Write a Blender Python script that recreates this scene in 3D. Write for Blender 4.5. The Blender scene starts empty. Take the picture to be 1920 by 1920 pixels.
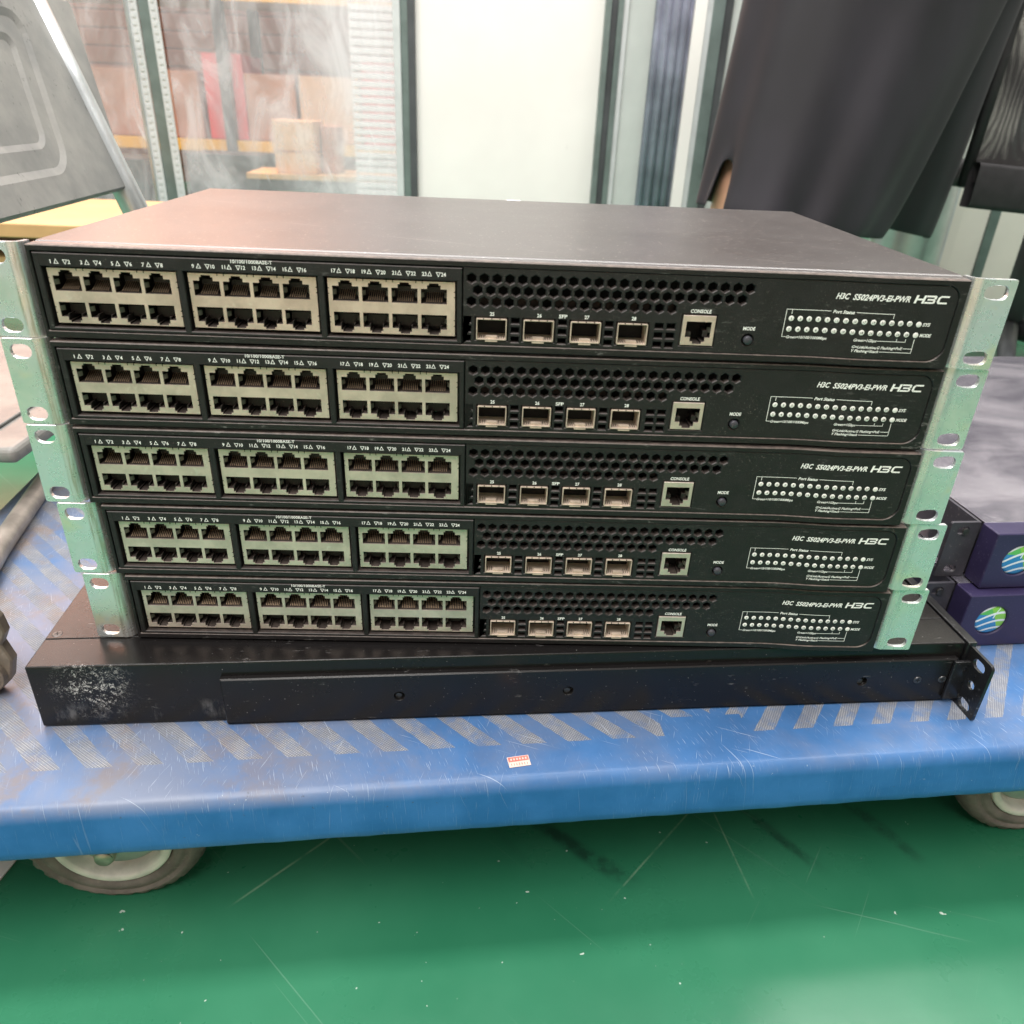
import bpy, bmesh, math, random
from mathutils import Vector, Matrix
from mathutils.geometry import tessellate_polygon
random.seed(7)
R = math.radians
S = 0.001                                   # all sizes below are millimetres
scn = bpy.context.scene
COL = scn.collection

# ------------------------------------------------------------------ camera
cd = bpy.data.cameras.new('camera'); cam = bpy.data.objects.new('camera', cd); COL.objects.link(cam)
cd.sensor_fit = 'HORIZONTAL'; cd.sensor_width = 36.0; cd.lens = 36.0 * 1439.02 / 1920.0
cam.location = (-4.8613*S, -365.348*S, 107.4616*S)
cam.rotation_euler = (1.08181693, -0.0388590569, -0.0134136361)
cd.clip_start = 0.02; cd.clip_end = 100
cd.dof.use_dof = True; cd.dof.focus_distance = 0.455; cd.dof.aperture_fstop = 13.0
scn.camera = cam
scn.render.engine = 'CYCLES'
# ------------------------------------------------------------------ world, lamps, exposure
w = bpy.data.worlds.new("World"); scn.world = w; w.use_nodes = True
bg = w.node_tree.nodes['Background']; bg.inputs[0].default_value = (1.0, 0.98, 0.97, 1); bg.inputs[1].default_value = 0.85
def area(name, loc, target, sx, sy, power, col):
    l = bpy.data.lights.new(name, 'AREA'); l.shape = 'RECTANGLE'; l.size = sx; l.size_y = sy; l.energy = power; l.color = col
    o = bpy.data.objects.new(name, l); COL.objects.link(o); o.location = loc
    o.rotation_euler = (Vector(target) - Vector(loc)).to_track_quat('-Z', 'Y').to_euler()
    return o
area('ceiling_light_back', (-0.4, 1.9, 3.2), (0, 0.6, -0.3), 3.2, 1.2, 95, (1.0, 0.97, 0.93))
area('ceiling_light_front', (-0.9, -1.5, 3.1), (0, -0.2, -0.3), 3.0, 1.6, 165, (1.0, 0.97, 0.94))
area('lid_reflection_fill_warm', (-1.75, 3.05, 1.35), (-0.1, 0.1, 0.05), 2.4, 1.1, 80, (1.0, 0.45, 0.28))  # added lamp giving the top lid its reddish reflection
area('partition_fill', (0.6, 0.35, 2.7), (0.5, 1.55, 0.1), 3.6, 0.5, 85, (1.0, 0.97, 0.94))  # added fill that brightens the white panel
area('partition_fill_right', (1.2, 1.18, 2.5), (1.25, 1.55, -0.2), 1.2, 0.3, 26, (1.0, 0.97, 0.92))  # extra fill added to lift the cream panels at right
area('ceiling_light_far', (-1.6, 4.2, 3.6), (-1.6, 3.4, 0), 3.4, 2.0, 300, (1.0, 0.95, 0.90))
scn.view_settings.view_transform = 'Standard'
scn.view_settings.look = 'None'
scn.view_settings.gamma = 1.0
scn.view_settings.exposure = 0.0

# ------------------------------------------------------------------ material helper
class NT:
    def __init__(s, name):
        s.m = bpy.data.materials.new(name); s.m.use_nodes = True
        s.t = s.m.node_tree; s.n = s.t.nodes; s.b = s.n['Principled BSDF']; s.out = s.n['Material Output']
        tc = s.n.new('ShaderNodeTexCoord'); s.raw = s.obj = tc.outputs['Object']
    def vary(s):                            # every copy wears its own dirt: noise shifted by the object's random number
        oi = s.n.new('ShaderNodeObjectInfo'); cmb = s.n.new('ShaderNodeCombineXYZ')
        s.L(s.math('MULTIPLY', oi.outputs['Random'], 4.0), cmb.inputs[0]); s.L(s.math('MULTIPLY', oi.outputs['Random'], 2.7), cmb.inputs[2])
        va = s.n.new('ShaderNodeVectorMath'); va.operation = 'ADD'; s.L(s.raw, va.inputs[0]); s.L(cmb.outputs[0], va.inputs[1]); s.obj = va.outputs[0]
    def L(s, a, b): s.t.links.new(a, b)
    def val(s, sock, v):
        if isinstance(v, (int, float)): sock.default_value = v
        elif isinstance(v, (tuple, list)):
            sock.default_value = (*v, 1) if (len(v) == 3 and len(sock.default_value) == 4) else v
        else: s.L(v, sock)
    def math(s, op, a, b=0.0, c=None, clamp=False):
        n = s.n.new('ShaderNodeMath'); n.operation = op; n.use_clamp = clamp
        s.val(n.inputs[0], a); s.val(n.inputs[1], b)
        if c is not None: s.val(n.inputs[2], c)
        return n.outputs[0]
    def mapping(s, v, scale=(1, 1, 1), rot=(0, 0, 0), loc=(0, 0, 0)):
        n = s.n.new('ShaderNodeMapping'); s.L(v, n.inputs[0]); n.inputs[1].default_value = loc
        n.inputs[2].default_value = rot; n.inputs[3].default_value = scale; return n.outputs[0]
    def noise(s, v, scale, detail=3, rough=.5, dist=0):
        n = s.n.new('ShaderNodeTexNoise'); s.L(v, n.inputs['Vector']); n.inputs['Scale'].default_value = scale
        n.inputs['Detail'].default_value = detail; n.inputs['Roughness'].default_value = rough; n.inputs['Distortion'].default_value = dist
        return n.outputs['Fac']
    def ramp(s, f, a, b):               # smooth 0..1 between a and b
        n = s.n.new('ShaderNodeMapRange'); n.interpolation_type = 'SMOOTHSTEP'
        s.val(n.inputs[0], f); n.inputs[1].default_value = a; n.inputs[2].default_value = b; return n.outputs[0]
    def mix(s, f, a, b):
        n = s.n.new('ShaderNodeMix'); n.data_type = 'RGBA'; s.val(n.inputs[0], f); s.val(n.inputs[6], a); s.val(n.inputs[7], b); return n.outputs[2]
    def sep(s, v):
        n = s.n.new('ShaderNodeSeparateXYZ'); s.L(v, n.inputs[0]); return n.outputs
    def bump(s, h, strength=.2, dist=.001):
        n = s.n.new('ShaderNodeBump'); s.L(h, n.inputs['Height']); n.inputs['Strength'].default_value = strength
        n.inputs['Distance'].default_value = dist; s.L(n.outputs[0], s.b.inputs['Normal'])
    def set(s, col=None, rough=None, metal=None, spec=None, coat=None):
        if col is not None: s.val(s.b.inputs['Base Color'], col)
        if rough is not None: s.val(s.b.inputs['Roughness'], rough)
        if metal is not None: s.val(s.b.inputs['Metallic'], metal)
        if spec is not None: s.b.inputs['Specular IOR Level'].default_value = spec
        if coat is not None: s.b.inputs['Coat Weight'].default_value = coat

def simple(name, col, rough=.5, metal=0.0, var=.15, scale=60, bump=0, dust=None, dust_amt=.5, dust_scale=400, spec=.5, settle=0, scuff=0):
    k = NT(name); k.vary()
    n = k.noise(k.obj, scale, 4, .6)
    c = k.mix(k.ramp(n, .3, .7), tuple(x*(1-var) for x in col), tuple(min(1, x*(1+var)) for x in col))
    if dust:
        d1 = k.ramp(k.noise(k.obj, dust_scale, 2, .5), .62, .72)
        d2 = k.ramp(k.noise(k.mapping(k.obj, loc=(3, 1, 2)), scale*.35, 3, .6), .35, .75)
        c = k.mix(k.math('MULTIPLY', k.math('MULTIPLY', d1, d2), dust_amt), c, dust)
    if scuff:                               # chalky rubs along the edges
        sf_ = k.math('MULTIPLY', k.ramp(k.noise(k.mapping(k.obj, scale=(.25, 1, 1)), 650, 4, .75), .55, .68), k.ramp(k.noise(k.mapping(k.obj, scale=(.6, 1, 1), loc=(2, 0, 1)), 38, 3, .6), .52, .66))
        c = k.mix(k.math('MULTIPLY', sf_, scuff), c, (.36, .34, .33))
    if settle:                              # dust that has settled on upward facing ledges
        g = k.n.new('ShaderNodeNewGeometry'); nz = k.sep(g.outputs['Normal'])[2]
        dm_ = k.math('MULTIPLY', k.ramp(nz, .35, .85), k.math('ADD', .45, k.math('MULTIPLY', k.ramp(k.noise(k.obj, 220, 4, .7), .35, .65), .55)))
        c = k.mix(k.math('MULTIPLY', dm_, settle), c, (.33, .255, .215))
    rr = k.math('ADD', rough-.08, k.math('MULTIPLY', n, .16))
    k.set(c, rr, metal, spec)
    if bump: k.bump(k.noise(k.obj, scale*14, 2, .5), bump, .0004)
    return k.m

M = {}
def scratch(k, v, ang, along, across, lo, hi, loc=(0, 0, 0)):
    mm = k.mapping(k.mapping(v, rot=(0, 0, ang), loc=loc), scale=(along, across, along))
    return k.ramp(k.noise(mm, 1.0, 2, .5), lo, hi)

M['fascia'] = simple('fascia_black_plastic', (.0085, .007, .0078), .5, 0, .25, 90, .25, (.30, .25, .22), .30, 900, settle=.5, scuff=.5)
M['fascia_ledge'] = M['fascia']
M['panel'] = simple('port_panel_black_plastic', (.0105, .009, .010), .52, 0, .25, 120, .35, (.32, .27, .25), .30, 1100, settle=.2, scuff=.18)
# painted steel lid: black semi-gloss powder coat, fine dust and chafe marks
k = NT('lid_black_paint'); k.vary()
g = k.noise(k.obj, 1500, 2, .5); big = k.noise(k.obj, 14, 4, .6)
dots = k.ramp(k.noise(k.obj, 560, 1, .4), .715, .75)
sx = k.sep(k.raw)
edge = k.math('MULTIPLY', k.ramp(k.noise(k.obj, 160, 5, .75), .60, .72), k.ramp(k.noise(k.mapping(k.obj, loc=(5, 2, 0)), 26, 3, .6), .52, .70))
sc = k.math('MULTIPLY', scratch(k, k.obj, .35, 9, 420, .70, .74), k.ramp(big, .48, .62))
chip = k.math('MULTIPLY', k.math('MULTIPLY', k.ramp(k.noise(k.mapping(k.obj, scale=(.7, 1, 1)), 330, 4, .75), .585, .66), k.ramp(k.noise(k.mapping(k.obj, loc=(1, 3, 5)), 24, 4, .65), .50, .66)), k.ramp(sx[0], .0, .16))
dots = k.math('MAXIMUM', dots, chip)
f = k.math('MAXIMUM', k.math('MULTIPLY', dots, .6), k.math('MAXIMUM', k.math('MULTIPLY', edge, .5), k.math('MULTIPLY', sc, .45)))
k.set(k.mix(f, (.034, .026, .025), (.42, .36, .33)), k.math('ADD', .28, k.math('MULTIPLY', big, .14)), 0, 1.0); k.b.inputs['IOR'].default_value = 1.75
k.bump(g, .35, .00025); M['lid'] = k.m
# zinc plated steel with iridescent passivation
k = NT('zinc_plated_steel'); k.vary()
n1 = k.noise(k.obj, 45, 4, .6, .6); n2 = k.noise(k.mapping(k.obj, loc=(9, 3, 1)), 18, 2, .5, .4)
c = k.mix(k.ramp(n1, .3, .7), (.72, .79, .76), (.90, .90, .86)); c = k.mix(k.ramp(n2, .42, .6), c, (.84, .86, .92)); c = k.mix(k.ramp(k.noise(k.mapping(k.obj, loc=(2, 5, 8)), 26, 3, .6, .5), .56, .68), c, (.93, .86, .72))
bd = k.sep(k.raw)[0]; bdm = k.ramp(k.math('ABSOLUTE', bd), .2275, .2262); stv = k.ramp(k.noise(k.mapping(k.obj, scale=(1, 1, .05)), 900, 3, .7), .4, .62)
c = k.mix(k.math('MULTIPLY', bdm, k.math('ADD', .15, k.math('MULTIPLY', stv, .6))), c, k.mix(k.ramp(bd, -.1, .1), (.44, .40, .34), (.62, .64, .68)))  # reflection on the bend tinted in: brownish left ears, silvery right ears
spk = k.ramp(k.noise(k.obj, 700, 3, .6), .62, .72)
c = k.mix(k.math('MULTIPLY', spk, .35), c, (.86, .86, .80))
k.set(c, k.math('ADD', .13, k.math('MULTIPLY', k.noise(k.obj, 110, 5, .75), .32)), .72)
k.bump(k.noise(k.obj, 340, 4, .6), .14, .0005); M['zinc'] = k.m
M['cage'] = simple('nickel_port_shell', (.66, .545, .475), .34, .55, .16, 55, .3, (.80, .74, .66), .5, 300)
M['sfp'] = simple('dusty_tin_sfp_cage', (.56, .45, .36), .6, .2, .18, 160, .3, (.62, .50, .40), .7, 500)
M['jack'] = simple('jack_dusty_black_plastic', (.014, .011, .010), .5, 0, .3, 260, .2, (.20, .16, .14), .35, 700, settle=.22)
M['gold'] = simple('contact_brass', (.62, .45, .30), .35, .85, .1, 200)
M['spring'] = simple('dull_shield_spring', (.24, .22, .18), .4, .7, .2, 200)
M['hole'] = simple('dark_interior', (.006, .006, .006), .8, 0, .2, 80)  # near-black colour standing in for shade inside openings and slots
M['dustmetal'] = simple('dusty_inner_board', (.07, .052, .045), .7, 0, .4, 120)
M['print'] = simple('white_screen_print', (.92, .91, .88), .55, 0, .05, 300)
M['led'] = simple('led_lens', (.86, .84, .80), .6, 0, .04, 300)
M['ink'] = simple('black_ink', (.03, .03, .03), .6, 0, .05, 300)
# long black rack unit: satin paint with a chalky scuffed patch near its left end
k = NT('rack_unit_black_paint')
x, y, z = k.sep(k.obj)[:3]
dx = k.math('MULTIPLY', k.math('SUBTRACT', x, .033), 1/.024); dz = k.math('MULTIPLY', k.math('SUBTRACT', z, .028), 1/.024)
rad = k.math('SQRT', k.math('ADD', k.math('MULTIPLY', dx, dx), k.math('MULTIPLY', dz, dz)))
patch = k.math('SUBTRACT', 1.0, k.ramp(rad, .1, 1.15))
fr = k.ramp(y, .004, .0)                    # only the long side face
sp = k.ramp(k.math('ADD', k.noise(k.obj, 560, 5, .85, .7), k.math('MULTIPLY', k.math('SUBTRACT', k.noise(k.obj, 95, 4, .7), .55), .55)), .50, .62)
pf = k.math('MULTIPLY', k.math('MULTIPLY', patch, sp), k.math('SUBTRACT', 1, k.ramp(y, .001, .003)))
low = k.math('MULTIPLY', k.ramp(k.noise(k.mapping(k.obj, scale=(1, 1, .35)), 90, 5, .75), .50, .72),
             k.math('SUBTRACT', 1, k.ramp(k.math('ABSOLUTE', k.math('SUBTRACT', z, .010)), .002, .009)))
low = k.math('MULTIPLY', k.math('MULTIPLY', low, .16), k.math('SUBTRACT', 1, k.ramp(x, .095, .12)))
dots = k.math('MULTIPLY', k.ramp(k.noise(k.obj, 900, 1, .4), .76, .80), .30)
top = k.math('MULTIPLY', k.ramp(k.noise(k.mapping(k.obj, scale=(.3, 1, 1)), 300, 4, .7), .60, .74), k.math('MULTIPLY', k.ramp(k.noise(k.obj, 30, 2, .5), .5, .65), .22))
f = k.math('MAXIMUM', k.math('MAXIMUM', pf, low), k.math('MAXIMUM', dots, top))
k.b.inputs['IOR'].default_value = 1.5
k.set(k.mix(f, (.010, .009, .009), (.70, .68, .66)), k.math('ADD', .20, k.math('MULTIPLY', k.noise(k.obj, 40, 3, .6), .12)), 0, .38)
k.bump(k.noise(k.obj, 1400, 2, .5), .25, .0002); M['bar'] = k.m
M['barear'] = simple('rack_unit_ear_paint', (.012, .012, .013), .3, 0, .2, 100, .1, (.4, .4, .4), .35, 500)
M['screw'] = simple('black_screw_steel', (.10, .10, .10), .35, .7, .2, 300)
M['navy'] = simple('navy_bezel_plastic', (.030, .023, .070), .42, 0, .10, 40, .12, (.35, .33, .42), .25, 600)
M['navytop'] = None
k = NT('blotchy_galvanised_lid')
n = k.noise(k.mapping(k.obj, scale=(.8, 1.3, 1)), 11, 4, .6, .6)
c = k.mix(k.ramp(n, .35, .68), (.26, .25, .31), (.60, .57, .64))  # darker and lighter lilac grey blotches
wr = k.ramp(k.noise(k.obj, 140, 4, .7), .64, .74)
c = k.mix(k.math('MULTIPLY', wr, .5), c, (.72, .68, .70))
k.set(c, k.math('ADD', .10, k.math('MULTIPLY', n, .22)), .75); k.bump(k.noise(k.obj, 30, 3, .5, .5), .35, .0012); M['navytop'] = k.m
M['graphite'] = simple('graphite_painted_steel', (.055, .053, .065), .45, .1, .15, 80, .15, (.35, .3, .28), .4, 500)

# moulded blue deck: chevron knurled treads, grime, scratches (object coordinates in metres)
k = NT('blue_deck_plastic')
X, Y, Z = k.sep(k.obj)[:3]
px = k.math('MULTIPLY', X, 1000); py = k.math('MULTIPLY', Y, 1000)
yy = k.math('ADD', py, 37.0)
wob = k.math('MULTIPLY', k.math('SUBTRACT', k.noise(k.obj, 70, 4, .7), .5), 3.2)
uL = k.math('ADD', k.math('DIVIDE', k.math('ADD', k.math('ADD', px, k.math('MULTIPLY', yy, .9)), 171.7), 26.7), 100)
uR = k.math('ADD', k.math('DIVIDE', k.math('SUBTRACT', k.math('SUBTRACT', px, k.math('MULTIPLY', yy, .85)), 231.0), 25.2), 100)
sL = k.math('LESS_THAN', k.math('FRACT', k.math('ADD', uL, k.math('DIVIDE', wob, 40))), .53)
sR = k.math('LESS_THAN', k.math('FRACT', k.math('ADD', uR, k.math('DIVIDE', wob, 40))), .50)
side = k.math('GREATER_THAN', px, 134)
st = k.math('ADD', k.math('MULTIPLY', sL, k.math('SUBTRACT', 1, side)), k.math('MULTIPLY', sR, side))
# tread rows end on a chevron line where the two directions meet
gap = k.math('MULTIPLY', k.math('GREATER_THAN', px, 100), k.math('MULTIPLY', k.math('LESS_THAN', px, 152), k.math('LESS_THAN', yy, 15)))
st = k.math('MULTIPLY', st, k.math('SUBTRACT', 1, gap))
st = k.math('MULTIPLY', st, k.math('GREATER_THAN', k.math('ADD', yy, k.math('MULTIPLY', wob, .35)), 0))
st = k.math('MULTIPLY', st, k.math('GREATER_THAN', Z, -.003))
st = k.math('MULTIPLY', st, k.math('LESS_THAN', k.math('ABSOLUTE', k.math('SUBTRACT', px, 60)), 430))
wear = k.ramp(k.noise(k.obj, 60, 6, .75), .38, .54)
st = k.math('MULTIPLY', st, k.math('ADD', .35, k.math('MULTIPLY', wear, .55)))
ka = k.math('SINE', k.math('MULTIPLY', k.math('ADD', px, k.math('MULTIPLY', py, .15)), 2*math.pi/1.75))
kb = k.math('SINE', k.math('MULTIPLY', k.math('SUBTRACT', py, k.math('MULTIPLY', px, .15)), 2*math.pi/1.9))
kn = k.math('MULTIPLY', ka, kb)
knr = k.ramp(kn, -.3, .6)
gr = k.noise(k.mapping(k.obj, loc=(1, 4, 0)), 9, 6, .65, .4)
grL = k.math('ADD', k.ramp(X, .05, -.32), 0)
grime = k.ramp(k.math('ADD', gr, k.math('MULTIPLY', grL, .22)), .42, .78)
blue = k.mix(k.ramp(k.noise(k.obj, 25, 5, .6), .3, .7), (.017, .112, .30), (.033, .152, .385))
up = k.ramp(Z, -.010, -.001)                # wear and dirt sit on the walked-on top
worn = k.mix(k.math('MULTIPLY', k.math('ADD', .18, k.math('MULTIPLY', grime, .80)), up), blue, (.16, .19, .27))
brown = k.ramp(k.noise(k.mapping(k.obj, loc=(7, 7, 0)), 20, 6, .7), .46, .64)
worn = k.mix(k.math('MULTIPLY', k.math('MULTIPLY', brown, k.math('ADD', .10, k.math('MULTIPLY', grL, .65))), up), worn, (.20, .155, .13))
tread = k.mix(k.ramp(k.noise(k.obj, 40, 5, .7), .35, .7), (.25, .255, .27), (.41, .40, .385))
tread = k.mix(k.math('MULTIPLY', k.math('MULTIPLY', brown, grL), .8), tread, (.36, .25, .17))
tread = k.mix(k.math('MULTIPLY', k.math('SUBTRACT', 1, knr), .75), tread, (.085, .10, .14))
c = k.mix(st, worn, tread)
s1 = scratch(k, k.obj, 1.15, 14, 900, .705, .74); s2 = scratch(k, k.obj, .45, 16, 1000, .71, .745, (3, 1, 0))
s3 = scratch(k, k.obj, 1.95, 40, 1300, .68, .73, (6, 2, 0)); s4 = scratch(k, k.obj, 1.3, 90, 1500, .64, .72, (1, 8, 0))
bz = k.ramp(k.noise(k.mapping(k.obj, loc=(2, 9, 0)), 14, 3, .6), .44, .6)
s = k.math('MAXIMUM', k.math('MAXIMUM', s1, s2), k.math('MAXIMUM', k.math('MULTIPLY', s3, bz), k.math('MULTIPLY', s4, k.math('ADD', .25, k.math('MULTIPLY', bz, .6)))))
chips = k.math('MULTIPLY', k.ramp(k.noise(k.obj, 260, 3, .7), .70, .74), k.ramp(k.noise(k.mapping(k.obj, loc=(4, 4, 4)), 20, 2, .5), .45, .6))
c = k.mix(k.math('MULTIPLY', s, k.math('ADD', .10, k.math('MULTIPLY', up, .40))), c, (.55, .62, .74)); c = k.mix(k.math('MULTIPLY', chips, .6), c, (.50, .56, .60))
dk = k.math('MULTIPLY', k.ramp(k.noise(k.mapping(k.obj, loc=(8, 1, 4)), 190, 3, .7), .69, .73), k.ramp(gr, .45, .6))
c = k.mix(k.math('MULTIPLY', dk, .6), c, (.06, .07, .09))
k.set(c, k.math('ADD', .30, k.math('ADD', k.math('MULTIPLY', st, .25), k.math('MULTIPLY', k.noise(k.obj, 110, 4, .7), .16))), 0, .38)
hh = k.math('ADD', k.math('MULTIPLY', k.math('MULTIPLY', kn, st), .5), k.math('ADD', k.math('MULTIPLY', s, -.5), k.math('MULTIPLY', k.noise(k.obj, 90, 5, .65), .5)))
k.bump(hh, .45, .0006); M['deck'] = k.m

M['tyre'] = simple('grey_rubber_tyre', (.17, .145, .13), .75, 0, .25, 60, .5, (.32, .28, .24), .5, 300)
M['rim'] = simple('off_white_wheel_rim', (.74, .70, .64), .5, 0, .15, 50, .1, (.25, .2, .16), .5, 120)
M['hub'] = simple('green_grey_painted_steel', (.28, .38, .33), .45, .25, .2, 35, .3, (.6, .6, .55), .5, 150)
M['bolt'] = simple('worn_steel_bolt', (.48, .43, .35), .4, .8, .2, 200, .3)
M['handle'] = simple('weathered_handle_steel', (.25, .205, .16), .5, .35, .3, 50, .5, (.45, .40, .34), .6, 260)
M['tube'] = simple('tan_grey_tube', (.38, .33, .29), .42, .5, .25, 40, .3, (.5, .42, .35), .6, 160)
# chair plastic with black nicks
k = NT('grey_chair_plastic')
n = k.noise(k.obj, 12, 5, .65)
nick = k.math('MULTIPLY', k.ramp(k.noise(k.mapping(k.obj, scale=(1, 1, .35)), 300, 3, .65), .64, .69), k.ramp(k.noise(k.mapping(k.obj, loc=(2, 2, 2)), 22, 3, .6), .46, .58))
c = k.mix(k.ramp(n, .3, .7), (.16, .16, .155), (.28, .27, .25)); c = k.mix(k.math('MULTIPLY', nick, .85), c, (.03, .03, .03))
k.set(c, .42, 0); k.bump(k.noise(k.obj, 220, 3, .6), .15, .0006); M['chair'] = k.m
M['alu'] = simple('brushed_aluminium', (.62, .65, .66), .32, .85, .08, 20)
M['alugreen'] = simple('grey_green_profile', (.20, .25, .24), .4, .5, .12, 20)
M['alulight'] = simple('pale_profile', (.62, .64, .65), .4, .2, .06, 20)
M['white'] = None
k = NT('cream_white_panel')
n = k.noise(k.obj, 3, 4, .6); sm = k.ramp(k.noise(k.mapping(k.obj, scale=(1.6, 1, .8)), 9, 3, .6), .70, .78)
c = k.mix(k.ramp(n, .3, .7), (.80, .765, .74), (.86, .83, .80)); c = k.mix(k.math('MULTIPLY', sm, .22), c, (.45, .40, .38))
k.set(c, .38, 0); M['white'] = k.m
M['cream'] = simple('cream_panel', (.82, .79, .71), .45, 0, .04, 6)
M['grey_panel'] = simple('grey_green_panel', (.50, .53, .51), .45, 0, .08, 5)
M['curtain'] = simple('lilac_grey_plastic_sheet', (.36, .36, .47), .3, 0, .35, 7)
M['card'] = simple('cardboard', (.62, .36, .20), .8, 0, .10, 8)
M['cardbrown'] = simple('brown_cardboard', (.42, .20, .13), .75, 0, .15, 6)
M['card2'] = simple('pale_cardboard', (.66, .50, .36), .8, 0, .10, 8)
M['red'] = simple('red_plastic', (.62, .045, .055), .5, 0, .15, 6)
M['yellow'] = simple('yellow_painted_steel', (.75, .40, .05), .5, 0, .12, 6)
M['dark'] = simple('dark_grey_metal', (.07, .075, .08), .5, .2, .3, 6)
M['wood'] = simple('pale_plywood', (.56, .33, .15), .6, 0, .12, 10)
M['door'] = simple('terracotta_painted_steel', (.52, .20, .13), .6, 0, .12, 1.2)
M['wall'] = simple('pale_hall_wall', (.62, .63, .62), .7, 0, .06, 1)
M['dimwall'] = simple('dim_hall_wall', (.42, .40, .38), .7, 0, .1, 1)
M['ribbed'] = simple('white_ribbed_plastic', (.72, .72, .76), .4, 0, .08, 12)
M['paper'] = simple('white_paper', (.72, .70, .68), .7, 0, .04, 30)
M['skin'] = simple('skin', (.62, .34, .22), .5, 0, .06, 20)
M['hair'] = simple('black_hair', (.015, .012, .01), .5, 0, .2, 100)
k = NT('dark_shorts_fabric')
n = k.noise(k.mapping(k.obj, scale=(1, 1, .4)), 10, 3, .5)
k.set(k.mix(k.ramp(n, .35, .7), (.008, .0065, .010), (.019, .016, .023)), .6, 0)
k.b.inputs['Sheen Weight'].default_value = .08; M['shorts'] = k.m
M['shirt'] = simple('pale_cotton', (.66, .67, .68), .8, 0, .05, 20)
M['seatdark'] = simple('black_chair_fabric', (.018, .016, .018), .7, 0, .2, 80)
M['sticker'] = simple('pinkish_paper', (.74, .55, .48), .6, 0, .08, 200)
M['pink'] = simple('red_print', (.66, .17, .14), .6, 0, .2, 400)
# see-through mesh weave
k = NT('black_mesh_weave')
mx = k.sep(k.obj)
a = k.math('SINE', k.math('MULTIPLY', k.math('ADD', mx[0], mx[2]), 2*math.pi/.0042)); b = k.math('SINE', k.math('MULTIPLY', k.math('SUBTRACT', mx[0], mx[2]), 2*math.pi/.0042))
hole = k.math('GREATER_THAN', k.math('MULTIPLY', a, b), .30)
tr = k.n.new('ShaderNodeBsdfTransparent'); ms = k.n.new('ShaderNodeMixShader')
k.L(hole, ms.inputs[0]); k.L(k.b.outputs[0], ms.inputs[1]); k.L(tr.outputs[0], ms.inputs[2]); k.L(ms.outputs[0], k.out.inputs[0])
k.set((.03, .027, .028), .6); M['mesh'] = k.m
# hazy, scuffed clear sheet
k = NT('scuffed_clear_sheet')
tr = k.n.new('ShaderNodeBsdfTransparent'); ms = k.n.new('ShaderNodeMixShader'); tr.inputs[0].default_value = (.97, .98, .98, 1)
hz = k.math('ADD', .13, k.math('MULTIPLY', k.ramp(k.noise(k.mapping(k.obj, scale=(1.6, 1, .7)), 7, 5, .7, 1.2), .38, .75), .26))
st_ = k.math('MULTIPLY', k.ramp(k.noise(k.mapping(k.mapping(k.obj, rot=(0, .35, 0)), scale=(60, 1, 4)), 1, 3, .6), .66, .72), .35)
xx = k.sep(k.obj)[0]
hz = k.math('ADD', k.math('ADD', hz, st_), k.math('MULTIPLY', k.ramp(xx, -.50, -.26), .30), clamp=True)
k.L(hz, ms.inputs[0]); k.L(tr.outputs[0], ms.inputs[1]); k.L(k.b.outputs[0], ms.inputs[2]); k.L(ms.outputs[0], k.out.inputs[0])
k.set((.82, .81, .84), .12); M['clear'] = k.m
# epoxy floor
DKM = (.012, .035, .025); LTM = (.30, .45, .30)
FLOOR_MARKS = [(-.028, .070, .090, -.025, .009, .75, DKM, 1), (.145, .090, .225, -.012, .006, .6, DKM, 4), (.245, .078, .30, -.005, .008, .6, DKM, 7),
               (-.155, -.045, -.05, .06, .0012, .5, LTM, 2), (.085, -.04, .155, .035, .001, .4, LTM, 3), (.16, .08, .175, -.03, .0009, .4, LTM, 5), (-.6, .15, -.25, -.02, .0012, .5, LTM, 9), (-.33, .0, -.2, .045, .001, .5, LTM, 6)]
k = NT('green_epoxy_floor')
n = k.noise(k.obj, 3.5, 5, .6)
c = k.mix(k.ramp(n, .3, .7), (.020, .150, .075), (.040, .205, .110))
s1 = scratch(k, k.obj, .75, 4, 330, .715, .76); s2 = scratch(k, k.obj, .25, 5, 300, .72, .77, (3, 3, 0)); s3 = scratch(k, k.obj, 2.2, 6, 420, .72, .77, (1, 7, 0))
s = k.math('MAXIMUM', s1, k.math('MAXIMUM', s2, s3))
c = k.mix(k.math('MULTIPLY', s, .18), c, (.30, .45, .35))
dm = k.ramp(k.noise(k.mapping(k.mapping(k.obj, rot=(0, 0, .85)), scale=(1.3, 14, 1)), 1, 4, .6), .60, .72)
c = k.mix(k.math('MULTIPLY', dm, .45), c, (.02, .05, .04))
FX, FY, FZ_ = k.sep(k.obj)[:3]
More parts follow.
